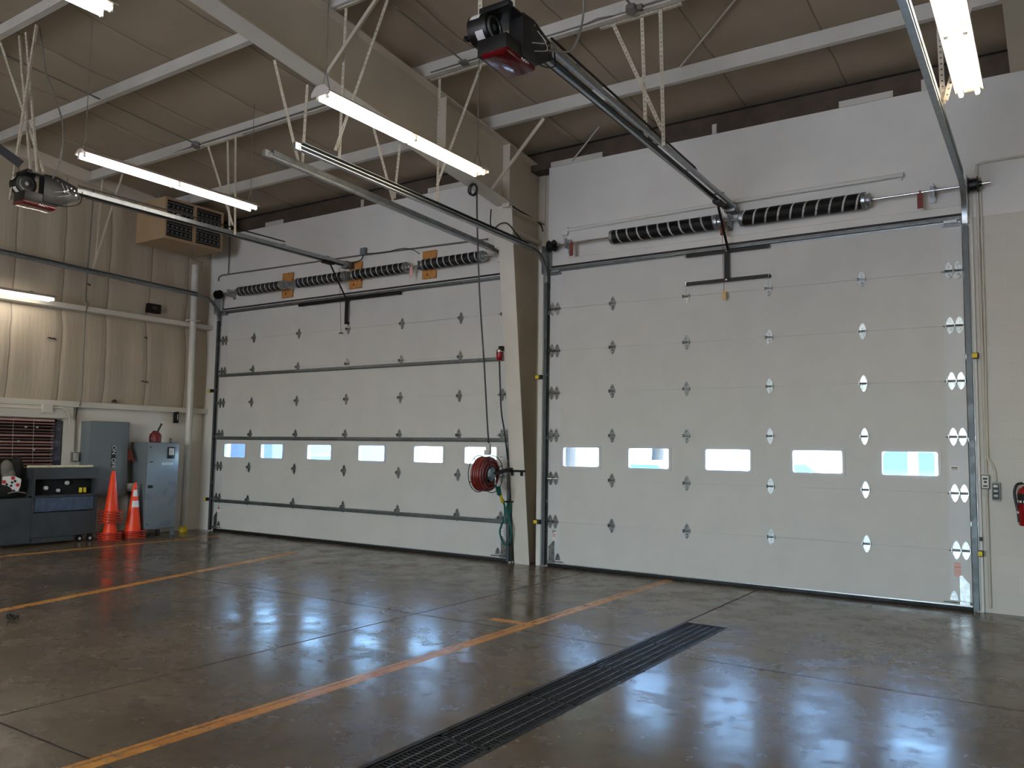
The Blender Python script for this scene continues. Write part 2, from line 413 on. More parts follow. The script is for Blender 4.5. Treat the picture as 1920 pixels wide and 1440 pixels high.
struct(mb.build('trim_5', 'cream', smooth=False, bevel=0.004), 'cream girt running along the upper left wall', 'trim')
mb = MB(); mb.box(XL, -7.90, YB, 0.03, 2.26, 2.355)
struct(mb.build('trim_6', 'cream', smooth=False, bevel=0.004), 'cream ledge under the vinyl insulation', 'trim')
mb = MB(); mb.box(XL, -7.90, WY0 - .3, -2.62, 2.06, 2.255); struct(mb.build('trim_7', 'cream', smooth=False, bevel=0.004), 'cream header over the blind covered window', 'trim')
# end wall rafter over the left wall
mb = MB(); vs = []
for yy in (0.1, -10, -20): vs += [(-7.88, yy, roofz(yy) - 0.24), (-7.88, yy, roofz(yy) - 0.03), (XL - .02, yy, roofz(yy) - 0.03), (XL - .02, yy, roofz(yy) - 0.24)]
fs = [(i * 4 + k, i * 4 + (k + 1) % 4, (i + 1) * 4 + (k + 1) % 4, (i + 1) * 4 + k) for i in range(2) for k in range(4)]
mb.add(vs, fs); struct(mb.build('trim_8', 'rafter', smooth=False), 'end rafter above the left wall', 'trim')
# roof insulation, sagging between purlins
PY = [-1.1, -2.55, -4.1, -5.6, -7.1, -8.6, -11.4, -12.9, -14.4, -15.9, -17.4, -18.9]
mb = MB(); ys = [0.3 - i * 0.1 for i in range(205)]; xs = [XL - .2 + i * 0.305 for i in range(67)]
def sag(yy):
    near = min(abs(yy - p) for p in PY + [0.2, -10])
    return 0.035 * min(1, near / 0.35)
vs = [(xx, yy, roofz(yy) - sag(yy) * (0.6 + 0.4 * abs(math.sin(math.pi * (xx + 0.2) / 1.22)))) for yy in ys for xx in xs]; nx = len(xs)
mb.add(vs, [(i * nx + k, i * nx + k + 1, (i + 1) * nx + k + 1, (i + 1) * nx + k) for i in range(len(ys) - 1) for k in range(nx - 1)])
struct(mb.build('ceiling', 'vinyl_roof', ang=60), 'tan vinyl insulation sagging under the sloped roof', 'ceiling')
mb = MB(); mb.add([(XL - .3, .5, 6.28), (XR, .5, 6.28), (XR, -10, 7.4), (XL - .3, -10, 7.4), (XR, -20.5, 6.4), (XL - .3, -20.5, 6.4)], [(0, 1, 2, 3), (3, 2, 4, 5)])
struct(mb.build('ceiling_deck', 'dark', smooth=False))
for k, py in enumerate(PY):
    zb = roofz(py) - 0.215
    prof = [(-0.075, 0.018), (-0.075, 0), (0, 0), (0, 0.2), (0.07, 0.2), (0.07, 0.205), (-0.006, 0.205), (-0.006, 0.006), (-0.069, 0.006), (-0.069, 0.018)]
    mb = MB(); mb.prism(prof, (XL - .05, py, zb), (0, 1, 0), (0, 0, 1), (XR - XL + .05, 0, 0))
    for bx in [XL + 0.9 + i * 1.9 for i in range(9)]:
        for dz in (0.05, 0.10, 0.15): mb.cyl((bx, py - 0.008, zb + dz), (bx, py - 0.014, zb + dz), 0.009, 6)
    o = mb.build('roof_purlin', 'purlin', smooth=False); struct(o)
    if k < 4: tag(o, 'light grey roof purlin, ' + ['first back from the door wall', 'second back from the door wall', 'third back from the door wall', 'fourth back from the door wall'][k], 'purlin', 'roof purlins')
# rigid frame: column + rafter
CX0, CX1 = -0.54, -0.29
def cface(z): return -0.045 - 0.118 * z
mb = MB()
vs = []
for z in (0.0, 4.55): vs += [(CX0, cface(z), z), (CX1, cface(z), z), (CX1, cface(z) + 0.014, z), (CX0, cface(z) + 0.014, z)]
mb.add(vs, [(0, 1, 5, 4), (1, 2, 6, 5), (2, 3, 7, 6), (3, 0, 4, 7), (3, 2, 1, 0), (4, 5, 6, 7)])
mb.add([(-0.62, -0.575, 4.55), (CX1, -0.575, 4.55), (CX1, -0.555, 4.55), (-0.62, -0.555, 4.55), (-0.62, -0.64, 5.12), (CX1, -0.64, 5.12), (CX1, -0.62, 5.12), (-0.62, -0.62, 5.12)],
       [(0, 1, 5, 4), (1, 2, 6, 5), (2, 3, 7, 6), (3, 0, 4, 7), (3, 2, 1, 0), (4, 5, 6, 7)])
colm = mb.build('steel_column', 'column', smooth=False); struct(colm, 'cream tapered steel column between the two overhead doors', 'column')
mb = MB()
mb.prism([(cface(0) + .01, 0), (0.285, 0), (0.285, 5.95), (-0.64, 6.02), (-0.62, 5.0), (cface(4.55) + .01, 4.55)], (-0.42, 0, 0), (0, 1, 0), (0, 0, 1), (0.012, 0, 0))
mb.box(-0.54, -0.29, 0.283, 0.297, 0, 5.95)
mb.build('column_web', 'rafter', colm, smooth=False)
mb = MB()
mb.box(-0.408, -0.29, -0.70, -0.685, 5.08, 6.0); mb.box(-0.408, -0.29, -0.62, 0.29, 5.055, 5.07)
mb.cyl((-0.37, -0.5, 4.78), (-0.37, 0.28, 4.78), 0.035, 12)
for yy, zz in ((0.12, 5.85), (0.2, 5.72), (0.2, 5.5), (-0.1, 5.9)): mb.cyl((-0.408, yy, zz), (-0.398, yy, zz), 0.02, 8)
mb.build('stiffener_plate', 'rafter', colm, smooth=False)
def raft_bot(y): return 5.145 + 0.125 * (-0.63 - y) if y > -5.8 else 5.791 + 0.07 * (-5.8 - y)
mb = MB()
yy = [-0.63, -2.5, -5.8, -10.0]
for a, b in zip(yy[:-1], yy[1:]):
    mb.prism([(a, raft_bot(a)), (b, raft_bot(b)), (b, roofz(b) - .23), (a, roofz(a) - .23)], (-0.42, 0, 0), (0, 1, 0), (0, 0, 1), (0.012, 0, 0))
rw = mb.build('steel_rafter', 'rafter', smooth=False); struct(rw, 'deep tan steel rafter running back from the middle column', 'rafter')
mb = MB()
for a, b in zip(yy[:-1], yy[1:]): mb.prism([(a, raft_bot(a)), (b, raft_bot(b)), (b, raft_bot(b) - .014), (a, raft_bot(a) - .014)], (CX0, 0, 0), (0, 1, 0), (0, 0, 1), (CX1 - CX0, 0, 0))
mb.build('bottom_flange', 'column', rw, smooth=False)
mb = MB()
for a, b in zip([0.31] + yy[1:-1], yy[1:]): mb.prism([(a, roofz(a) - .228), (b, roofz(b) - .228), (b, roofz(b) - .242), (a, roofz(a) - .242)], (CX0, 0, 0), (0, 1, 0), (0, 0, 1), (CX1 - CX0, 0, 0))
mb.build('top_flange', 'rafter', rw, smooth=False)
mb = MB()
for a in (-2.15,): mb.box(-0.408, -0.30, a - .006, a + .006, raft_bot(a), roofz(a) - .24)
mb.build('web_splice', 'rafter', rw, smooth=False)
def brace(p, q, label):
    mb = MB(); mb.bar(p, q, 0.045, 0.006, (0, 1, 0)); mb.bar(V(p) + V((0, .02, 0)), V(q) + V((0, .02, 0)), 0.006, 0.045, (0, 1, 0))
    tag(mb.build('flange_brace', 'perf', org=p, smooth=False), label, 'brace', 'rafter flange braces')
brace((0.50, -1.08, 6.06), (-0.32, -1.12, 5.20), 'slanted flange brace from rafter to first purlin beside the column')
brace((0.33, -4.10, 6.36), (-0.32, -4.22, 5.58), 'slanted flange brace above the near end of the middle light')
# right hand low ceiling and the rest of the shell
mb = MB(); mb.box(5.77, XR, YB, 0.035, 5.815, 5.86); struct(mb.build('ceiling_right', 'rafter', smooth=False), 'flat tan soffit at the upper right', 'ceiling')
mb = MB(); mb.box(5.77, 5.79, YB, 0.035, 5.86, 7.2); struct(mb.build('trim_9', 'rafter', smooth=False))
mb = MB(); mb.box(XR, XR + .3, YB, .45, 0, 7.3); struct(mb.build('wall_far_right', 'cream', smooth=False))
mb = MB()
BX0, BX1, BZ = -0.6, 5.2, 4.3
mb.box(XL - .3, BX0, YB - .3, YB, 0, 7.3); mb.box(BX1, XR + .3, YB - .3, YB, 0, 7.3); mb.box(BX0, BX1, YB - .3, YB, BZ, 7.3)
struct(mb.build('wall_back', 'cream', smooth=False))
# painted jamb posts
mb = MB()
for a, b in ((5.305, 5.372), (-0.21, -0.135), (-0.685, -0.635), (-7.68, -7.585)): mb.box(a, b, 0.0, YW, 0, 4.6)
struct(mb.build('trim_10', 'white', smooth=False, bevel=0.003), 'white jamb posts at the door edges', 'trim')
mb = MB(); mb.box(-0.98, -0.64, 0.005, YW, 4.50, 5.02); struct(mb.build('trim_11', 'white', smooth=False, bevel=0.004), 'white plywood pad on the wall left of the column', 'trim')
mb = MB(); mb.box(0.25, 5.25, 0.028, YW, 4.42, 4.83); struct(mb.build('trim_12', 'white', smooth=False, bevel=0.004), 'white header board behind the right spring shaft', 'trim')

# ------------------------------------------------------------------ overhead doors
# a hinge: two pointed leaves, barrel with ears (built about the origin, faces -Y)
leaf = [(-0.036, 0.010), (0.036, 0.010), (0.036, 0.040), (0.020, 0.078), (0.006, 0.096), (-0.006, 0.096), (-0.020, 0.078), (-0.036, 0.040)]
mb = MB()
mb.prism(leaf, (0, 0, 0), (1, 0, 0), (0, -0.02, 1), (0, -0.004, 0))
mb.prism([(x, -z) for x, z in leaf], (0, 0, 0), (1, 0, 0), (0, 0.02, 1), (0, -0.004, 0))
for sz in (0.035, 0.075, -0.035, -0.075): mb.cyl((0, -0.003, sz), (0, -0.010, sz), 0.008, 8)
mb.cyl((-0.046, -0.012, 0), (0.046, -0.012, 0), 0.011, 10)
for sx in (-0.043, 0.043): mb.obox((sx, -0.016, 0.0), V((0.003, 0, 0)), V((0, 0.018, 0)), V((0, 0, 0.022)))
HINGE = mb.build('hinge', 'hinge'); 
mb = MB(); mb.prism(leaf, (0, 0, 0), (1, 0, 0), (0, -0.02, 1), (0, -0.004, 0)); mb.prism([(-.04, 0), (.04, 0), (.036, .02), (-.036, .02)], (0, 0, 0), (1, 0, 0), (0, 0, 1), (0, -.006, 0))
for sz in (0.035, 0.06): mb.cyl((0, -0.003, sz), (0, -0.010, sz), 0.008, 8)
BHINGE = mb.build('bottom_hinge', 'hinge')
YF = -0.01            # inner face of the door slabs
def hole_panel(mb, x0, x1, z0, z1, y0, y1, holes):
    if not holes: return mb.box(x0, x1, y0, y1, z0, z1)
    ha, hb = holes[0][2], holes[0][3]
    mb.box(x0, x1, y0, y1, z0, ha); mb.box(x0, x1, y0, y1, hb, z1); cur = x0
    for h in holes: mb.box(cur, h[0], y0, y1, ha, hb); cur = h[1]
    return mb.box(cur, x1, y0, y1, ha, hb)
def overhead_door(name, x0, x1, cols, outer, wins, struts, label):
    d = thing(name, ((x0 + x1) / 2, 0, 0), label, 'garage door'); d['kind'] = 'structure'
    zs = [0.045] + [ZB + i * S for i in range(7)]
    for i in range(7):
        mb = MB(); g = 0.002
        hole_panel(mb, x0, x1, zs[i] + g, zs[i + 1] - g, YF, YF + .012, wins if i == 2 else None)
        hole_panel(mb, x0, x1, zs[i], zs[i + 1], YF + .012, YW - 0.002, wins if i == 2 else None)
        mb.build('door_section', 'door', d, smooth=False)
        mb = MB(); e = 0.0015
        for a, b in ((x0, x0 + 0.20), (x1 - 0.20, x1)): mb.box(a, b, YF - e, YF + 0.002, zs[i] + 0.004, zs[i + 1] - 0.004)
        mb.build('end_stile', 'stile', d, smooth=False)
    mb = MB(); mb.box(x0, x1, YF + 0.0, YF + 0.045, 0.0, 0.047); mb.build('bottom_seal', 'seal', d, bevel=0.008)
    mb = MB(); mb.box(x0, x1, YF + .012, YF + .03, zs[-1], zs[-1] + 0.03); mb.build('top_seal', 'seal', d)
    mb = MB(); mb.box(x0, x1, YF - 0.004, YF + .002, 0.047, 0.058); mb.build('bottom_retainer', 'galv', d)
    for h in wins:
        a, b, c, e = h
        f = MB(); o = rrect(a - .03, b + .03, c - .03, e + .03, 0.03); i_ = rrect(a + .004, b - .004, c + .004, e - .004, 0.022); n = len(o)
        for yy in (YF - 0.010, YF + 0.0, YW + 0.004): f.v += [V((p[0], yy, p[1])) for p in o] + [V((p[0], yy if yy < YW else yy, p[1])) for p in i_]
        for k in range(n):
            k2 = (k + 1) % n
            f.f += [(k, k2, n + k2, n + k), (k, k2, 2 * n + k2, 2 * n + k), (n + k, n + k2, 5 * n + k2, 5 * n + k), (4 * n + k, 4 * n + k2, 5 * n + k2, 5 * n + k)]
        fr = f.build('window_frame', 'stile', d)
        g = MB(); g.prism(i_, (0, YF + 0.004, 0), (1, 0, 0), (0, 0, 1), (0, 0.003, 0)); g.prism(i_, (0, YF + 0.034, 0), (1, 0, 0), (0, 0, 1), (0, 0.003, 0))
        g.build('pane', 'glass', fr, smooth=False)
    for r in range(1, 7):
        z = ZB + (6 - r) * S
        for xx in cols + outer: inst('hinge', HINGE, d, (xx, YF - 0.002, z))
        for xx, ed in ((outer[0], -0.17), (outer[1], 0.17)):
            mb = MB(); s = 1 if ed > 0 else -1
            mb.cyl((xx - s * 0.16, YF - .030, z - 0.006), (xx + s * 0.10, YF - .030, z - 0.006), 0.0065, 8)
            mb.cyl((xx + s * 0.075, YF - .030, z - .006), (xx + s * 0.098, YF - .030, z - .006), 0.024, 14)
            mb.build('roller', 'chrome', d)
    for xx, s in ((x0 + 0.02, 1), (x1 - 0.02, -1)):
        mb = MB(); mb.prism([(0, 0.03), (0.095, 0.03), (0.095, 0.33), (0.075, 0.345), (0.05, 0.31), (0, 0.26)], (xx, YF - .002, 0.03), (s, 0, 0), (0, 0, 1), (0, -.005, 0))
        for p in ((.08, .32), (.02, .24), (.05, .22), (.03, .12), (.065, .12), (.05, .06)): mb.cyl((xx + s * p[0], YF - .006, .03 + p[1]), (xx + s * p[0], YF - .012, .03 + p[1]), .009, 8)
        mb.cyl((xx - s * .08, YF - .035, .085), (xx + s * .25, YF - .035, .085), 0.007, 8); mb.box(min(xx, xx + s * .095), max(xx, xx + s * .095), YF - .045, YF - .002, .07, .10)
        mb.build('bottom_bracket', 'hinge', d)
        inst('bottom_hinge', BHINGE, d, (xx + s * 0.15, YF - .003, 0.105))
        mb = MB(); z = zs[-1] - .10
        mb.box(min(xx, xx + s * .17), max(xx, xx + s * .17), YF - .03, YF - .002, z - .015, z + .015); mb.box(min(xx + s * .02, xx + s * .15), max(xx + s * .02, xx + s * .15), YF - .05, YF - .02, z + .02, z + .05)
        mb.cyl((xx - s * .1, YF - .04, z), (xx + s * .15, YF - .04, z), .007, 8)
        mb.build('top_bracket', 'galv', d)
    for z in struts:
        mb = MB(); p = [(-.002, -.032), (-.006, -.032), (-.008, -.016), (-.045, -.014), (-.045, .014), (-.008, .016), (-.006, .032), (-.002, .032), (-.002, .014), (-.040, .011), (-.040, -.011), (-.002, -.014)]
        mb.prism(p, (x0 + .01, YF, z), (0, 1, 0), (0, 0, 1), (x1 - x0 - .02, 0, 0)); mb.build('strut', 'galvd', d, smooth=False)
    return d
RX0, RX1, LX0, LX1 = -0.005, 5.265, -7.52, -0.69
dR = overhead_door('door_2', RX0, RX1, [0.12, 1.004, 2.075, 3.149, 4.227, 5.128], [0.035, 5.218],
    [(.235, .809, 1.42, 1.69), (1.25, 1.832, 1.42, 1.69), (2.325, 2.904, 1.42, 1.69), (3.41, 3.982, 1.42, 1.69), (4.40, 4.976, 1.42, 1.69)],
    [4.255], 'white sectional overhead door with five windows, right of the column')
dL = overhead_door('door_1', LX0, LX1, [-7.36, -6.533, -5.298, -4.062, -2.837, -1.626, -0.818], [-7.455, -0.732],
    [(-7.262, -6.655, 1.42, 1.68), (-6.21, -5.615, 1.42, 1.68), (-4.975, -4.38, 1.42, 1.68), (-3.735, -3.145, 1.42, 1.68), (-2.515, -1.922, 1.42, 1.68), (-1.503, -0.905, 1.42, 1.68)],
    [4.245, 3.00, 1.785, 0.585], 'white sectional overhead door with six windows, left of the column')
bpy.data.objects.remove(HINGE); bpy.data.objects.remove(BHINGE)
# black operator brackets on the doors
mb = MB()
for z in (4.208, 3.836): mb.box(2.08, 3.18, YF - .06, YF - .048, z - .022, z + .022); mb.box(2.08, 3.18, YF - .06, YF - .03, z + .016, z + .022)
mb.box(2.608, 2.672, YF - .066, YF - .05, 3.836, 4.208)
for x in (2.1, 3.16): mb.box(x - .02, x + .02, YF - .055, YF - .002, 3.82, 3.85)
bk = mb.build('operator_bracket', 'bsteel', dR, smooth=False, bevel=.002)
mb = MB()
for x in (2.092, 3.168):
    for z in (4.195, 4.22, 3.824, 3.848): mb.cyl((x, YF - .060, z), (x, YF - .068, z), .007, 8)
for z in (4.208, 3.836): mb.cyl((2.64, YF - .066, z), (2.64, YF - .08, z), .014, 8)
mb.build('bolt', 'chrome', bk)
mb = MB(); mb.box(-5.28, -2.84, YF - .062, YF - .05, 4.165, 4.215); mb.box(-5.28, -2.84, YF - .062, YF - .03, 4.205, 4.215); mb.box(-4.10, -4.03, YF - .068, YF - .05, 3.76, 4.17)
for x in (-5.2, -4.06, -2.9): mb.box(x - .03, x + .03, YF - .055, YF - .002, 4.17, 4.2)
mb.box(-4.09, -4.04, YF - .06, YF - .002, 3.76, 3.80)
mb.build('operator_bracket', 'bsteel', dL, smooth=False, bevel=.002)
# stickers on the doors
def sticker(par, x0, x1, z0, z1, mat, lines, name='sticker'):
    mb = MB(); mb.box(x0, x1, YF - .0035, YF - .0015, z0, z1); p = mb.build(name, mat, par, smooth=False)
    for (a, b, c, e, mm) in lines:
        q = MB(); q.box(a, b, YF - .0045, YF - .0035, c, e); q.build('printed_line', mm, p, smooth=False)
    return p
s1 = sticker(dR, 5.085, 5.175, 1.485, 1.535, 'paper', [(5.10, 5.16, 1.512, 1.524, 'ink'), (5.10, 5.16, 1.495, 1.500, 'ink')])
s1['label'] = 'small white maker sticker on the end stile'
s2 = sticker(dR, 5.10, 5.165, 0.36, 0.50, 'pink', [(5.105, 5.16, 0.455, 0.46, 'inkred'), (5.105, 5.16, 0.497, 0.50, 'inkred')]); s2['label'] = 'faded pink warning sticker'
sticker(dR, 0.065, 0.135, 0.36, 0.52, 'paper', [(.07, .13, .50, .512, 'ink'), (.07, .10, .48, .49, 'ink'), (.07, .13, .45, .458, 'inkred'), (.07, .13, .43, .436, 'inkred')])
sticker(dL, -0.845, -0.775, 0.36, 0.50, 'paper', [(-.84, -.78, .485, .495, 'ink'), (-.84, -.78, .44, .446, 'ink')])
sticker(dL, -0.86, -0.79, 1.50, 1.545, 'paper', [(-.85, -.80, 1.528, 1.537, 'ink')])
sticker(dL, -7.40, -7.33, 0.36, 0.50, 'paper', [(-7.39, -7.34, .48, .49, 'ink'), (-7.39, -7.34, .43, .46, 'inkred')])

# ------------------------------------------------------------------ tracks
def door_track(x, s, zh, yend, zend, label, wide=0.05):
    """s=+1: door lies to the +x side of the track"""
    t_ = thing('door_track', (x, -0.05, 0), label, 'door track', 'overhead door tracks')
    rad = 0.40; zc = zh - rad; yc = -0.052 - rad
    vert = [(x, -0.052, 0.02), (x, -0.052, zc - .02)]
    curve = arc((yc, zc), rad, 0, 90, 12, x=x); hor = [(x, yend, zend)]
    def C_prof(w): return [(-w / 2 * s, -.022), (-w / 2 * s + .0, .026), (w / 2 * s, .026), (w / 2 * s, .018), (-w / 2 * s + .004 * s, .021), (-w / 2 * s + .004 * s, -.018), (w / 2 * s, -.014), (w / 2 * s, -.022)]
    mb = MB(); mb.sweep(C_prof(wide), vert, (1, 0, 0)); mb.build('vertical_track', 'track', t_, smooth=False)
    mb = MB(); mb.sweep(C_prof(wide), [(x, -0.052, zc)] + curve[1:] + hor, (1, 0, 0)); mb.build('horizontal_track', 'galv', t_, ang=25)
    mb = MB(); a = V(curve[-1]) + V((-s * .03, -.1, .03)); b = V(hor[0]) + V((-s * .03, 0.05, .03))
    mb.bar(a, b, .006, .055); mb.bar(a + V((s * .03, 0, .028)), b + V((s * .03, 0, .028)), .06, .005)
    mb.build('reinforcing_angle', 'galvd', t_, smooth=False)
    mb = MB()
    mb.box(min(x - s * .035, x - s * .031), max(x - s * .035, x - s * .031), -.03, .038, .02, 4.15)
    mb.build('wall_angle', 'galv', t_, smooth=False)
    mb = MB(); xx = x - s * .03
    mb.box(xx - .004, xx + .004, -.15, .03, zc + .10, zh + .12); mb.box(min(xx, xx + s * .07), max(xx, xx + s * .07), .02, .03, zc - .1, zh + .12)
    mb.build('flag_bracket', 'galv', t_, smooth=False)
    mb = MB(); mb.box(x - .02, x + .02, yend - .05, yend + .02, zend - .03, zend + .04); mb.build('track_end_plate', 'galv', t_, smooth=False)
    for z in (0.9, 1.8, 2.7, 3.6):
        mb = MB(); mb.box(x - .035, x + .035, -.034, -.02, z, z + .05); mb.build('track_bracket', 'galv', t_, smooth=False)
    return t_
door_track(-0.045, 1, 4.49, -4.78, 4.564, 'galvanised track on the left edge of the right door')
door_track(5.305, -1, 4.585, -5.6, 4.62, 'galvanised track on the right edge of the right door', .052)
door_track(-0.65, -1, 4.52, -4.65, 4.651, 'galvanised track on the right edge of the left door')
door_track(-7.565, 1, 4.50, -5.6, 4.62, 'galvanised track on the left edge of the left door')

# ------------------------------------------------------------------ spring shafts
def spring_shaft(name, x0, x1, springs, drums, brackets, tags, r, z, label, mats):
    t_ = thing('spring_shaft', ((x0 + x1) / 2, -.13, z), label, 'spring shaft', 'torsion spring shafts')
    Y = -.13
    mb = MB(); mb.cyl((x0, Y, z), (x1, Y, z), .0135, 14); mb.build('shaft', 'chrome', t_)
    for (a, b, side), mm in zip(springs, mats):
        prof = []; n = int((b - a) / 0.011)
        for i in range(n): prof += [(r - .0035, i * .011), (r, i * .011 + .0028), (r, i * .011 + .0082)]
        prof.append((r - .004, n * .011))
        mb = MB(); mb.lathe(prof, (a, Y, z), (1, 0, 0), 26)
        o = mb.build('torsion_spring', mm, t_, ang=80)
        for v in o.data.vertices: v.co = v.co + ORG[t_] - V((a, Y, z))     # origin at the spring's own end
        o.location = V((a, Y, z)) - ORG[t_]; ORG[o] = V((a, Y, z))
        for xx, s in ((a, -1), (b, 1)):
            mb = MB(); big = (s == side)
            mb.lathe([(r + .004, -.03), (r + .006, 0), (r + .004, .012), (r * .72, .02), (r * .66, .06 if big else .03), (.03, .065 if big else .035), (.022, .09 if big else .05)], (xx, Y, z), (s, 0, 0), 20)
            if big:
                for k in range(4):
                    an = k * math.pi / 2; mb.cyl((xx + s * .05, Y + r * .6 * math.cos(an), z + r * .6 * math.sin(an)), (xx + s * .05, Y + r * .85 * math.cos(an), z + r * .85 * math.sin(an)), .014, 8)
            mb.build('spring_cone', 'galv', t_)
    for xx in drums:
        mb = MB(); mb.lathe([(.05, -.055), (.085, -.05), (.085, -.042), (.066, -.038), (.066, .03), (.085, .036), (.085, .046), (.03, .05), (.03, .08)], (xx, Y, z), (1, 0, 0), 24); mb.build('cable_drum', 'bsteel', t_)
    for xx in brackets:
        mb = MB(); mb.box(xx - .004, xx + .004, Y - .05, .02, z - .07, z + .07); mb.box(xx - .06, xx + .004, .016, .026, z - .10, z + .10); mb.lathe([(.045, -.01), (.045, .012), (.025, .012)], (xx, Y, z), (1, 0, 0), 18)
        mb.build('bearing_bracket', 'galv', t_)
    for xx, mm in tags:
        mb = MB(); mb.box(xx - .03, xx + .03, Y - .03, Y - .027, z - .19, z - .02); mb.box(xx - .008, xx + .008, Y - .027, Y + .02, z - .03, z + .016); o = mb.build('warning_tag', mm, t_, smooth=False); o['label'] = 'rust red hanging tag'
    return t_
spring_shaft('', -.06, 5.56, [(1.05, 2.54, 1), (2.85, 4.30, 1)], [0.085, 5.40], [.33, 2.69, 5.02], [(.42, 'rust'), (2.62, 'rust'), (4.88, 'rust')], .094, 4.585,
    'bright shaft with two black springs above the right door', ['spring_r', 'spring_rr'])
spring_shaft('', -7.62, -0.60, [(-6.87, -5.63, 1), (-5.25, -4.07, 1), (-3.85, -2.68, 1), (-2.31, -1.15, 1)], [-7.50, -0.70], [-7.18, -5.52, -3.97, -2.40], [(-2.55, 'pink')], .084, 4.585,
    'shaft with four black springs above the left door', ['spring_l'] * 4)
for xx, lb in ((-5.68, 'leftmost of the three pine boards behind the left springs'), (-3.95, 'pine board behind the opener rail end, middle of three'), (-2.31, 'rightmost of the three pine boards behind the left springs')):
    mb = MB(); mb.box(xx - .14, xx + .14, .0, .038, 4.385, 4.845)
    o = mb.build('mounting_board', 'wood', org=(xx, 0, 4.6), bevel=.004); tag(o, lb, 'board', 'pine mounting boards')
    mb = MB(); mb.cyl((xx - .03, 0, 4.45), (xx - .03, -.004, 4.45), .02, 10); mb.build('knot', 'rust', o)

# ------------------------------------------------------------------ perforated angle hangers
def perf(mb, p, q, w=0.038, th=0.003, side=(0, 1, 0)):
    """slotted angle from p to q with real holes; one leg faces -Y, the other turns back"""
    p, q = V(p), V(q); d = (q - p); L = d.length; d.normalize(); s_ = V(side)
    a = d.cross(s_).normalized(); b = a.cross(d).normalized()
    if b.dot(s_) < 0: b = -b
    for u, nrm, base in ((a, b, p), (b, a, p)):
        n = max(2, int(L / 0.05)); step = L / n; hw = 0.007
        for e in (0.0, w / 2 + hw / 1.0):                      # two rails either side of the hole row
            ww = (w / 2 - hw)
            mb.obox(base + u * (e + ww / 2) + d * (L / 2), d * (L / 2), u * (ww / 2), nrm * (th / 2))
        for i in range(n):
            c = base + u * (w / 2) + d * (step * (i + 0.5)); mb.obox(c, d * (step / 2 - hw), u * (hw * 1.02), nrm * (th / 2))
    return mb
def hanger(loc, bars, label, group='perforated angle hangers'):
    h = thing('track_hanger', loc, label, 'hanger', group)
    for nm, p, q in bars:
        mb = MB(); perf(mb, p, q); mb.build(nm, 'perf', h, smooth=False)
    return h
zB, z3, zA, z4 = 6.195, 6.35, 6.05, 6.50
hanger((2.6, -2.5, zB), [('top_angle', (2.09, -2.53, zB), (3.02, -2.53, zB)), ('upright', (2.55, -2.5, zB), (2.60, -2.5, 4.86)), ('upright', (2.775, -2.54, zB), (2.81, -2.54, 4.74)), ('diagonal', (2.235, -2.545, zB), (2.80, -2.55, 4.90))],
    'perforated angle hanger holding the right opener rail')
hanger((2.4, -4.95, z3), [('upright', (2.42, -5.22, 6.45), (2.44, -5.22, 4.95)), ('upright', (2.60, -5.05, 6.45), (2.63, -5.05, 4.93))], 'pair of perforated straps holding the right opener motor')
hanger((-.05, -2.5, zB), [('top_angle', (-.27, -2.53, zB), (0.62, -2.53, zB)), ('upright', (-.16, -2.5, zB), (-.15, -2.5, 4.58)), ('diagonal', (.50, -2.54, zB), (-.13, -2.54, 4.84))],
    'perforated hanger crossing behind the far half of the middle light')
hanger((-.05, -4.1, z3), [('upright', (-.17, -4.1, z3), (-.20, -4.1, 4.60)), ('diagonal', (.52, -4.14, z3), (-.22, -4.14, 4.78)), ('top_angle', (-.25, -4.13, z3), (.62, -4.13, z3))],
    'perforated hanger crossing behind the near half of the middle light')
hanger((-.72, -4.2, 5.6), [('diagonal', (-.53, -4.73, 5.60), (-.70, -4.2, 4.67)), ('diagonal', (-.53, -4.28, 5.52), (-.69, -4.17, 4.68))], 'V shaped hanger below the rafter at the free end of a track')
hanger((-.72, -2.7, 5.4), [('diagonal', (-.53, -3.26, 5.42), (-.69, -2.72, 4.72)), ('diagonal', (-.53, -2.78, 5.36), (-.68, -2.69, 4.72)), ('upright', (-.70, -2.70, 4.84), (-.70, -2.70, 4.58))], 'V shaped hanger below the rafter beside the middle light')
hanger((-4.0, -2.6, zB), [('top_angle', (-4.60, -2.62, 6.18), (-3.72, -2.62, 6.18)), ('upright', (-4.14, -2.58, 6.18), (-4.0, -2.58, 4.80)), ('upright', (-3.90, -2.62, 6.18), (-3.82, -2.62, 4.70)), ('diagonal', (-4.53, -2.64, 6.18), (-3.85, -2.64, 4.84))],
    'perforated angle hanger holding the left opener rail')
hanger((-7.4, -2.6, zB), [('diagonal', (-6.86, -2.6, 6.18), (-7.54, -2.64, 4.62)), ('upright', (-7.50, -2.58, 6.18), (-7.55, -2.6, 4.62))], 'white V shaped hanger in front of the left wall insulation')
hanger((-4.1, -5.4, z4), [('upright', (-4.16, -5.55, 6.5), (-4.10, -5.35, 4.85)), ('upright', (-4.0, -5.55, 6.5), (-3.95, -5.35, 4.85)), ('diagonal', (-4.55, -5.58, 6.5), (-3.90, -5.3, 4.85)), ('diagonal', (-3.7, -5.58, 6.5), (-4.35, -5.45, 4.55))],
    'cluster of perforated angles holding the left opener motor')
hanger((5.35, -2.5, 6.2), [('upright', (5.29, -2.5, 6.2), (5.33, -2.5, 4.62)), ('diagonal', (5.70, -2.53, 6.0), (5.35, -2.53, 4.64))], 'perforated V hanger beside the light at the upper right')

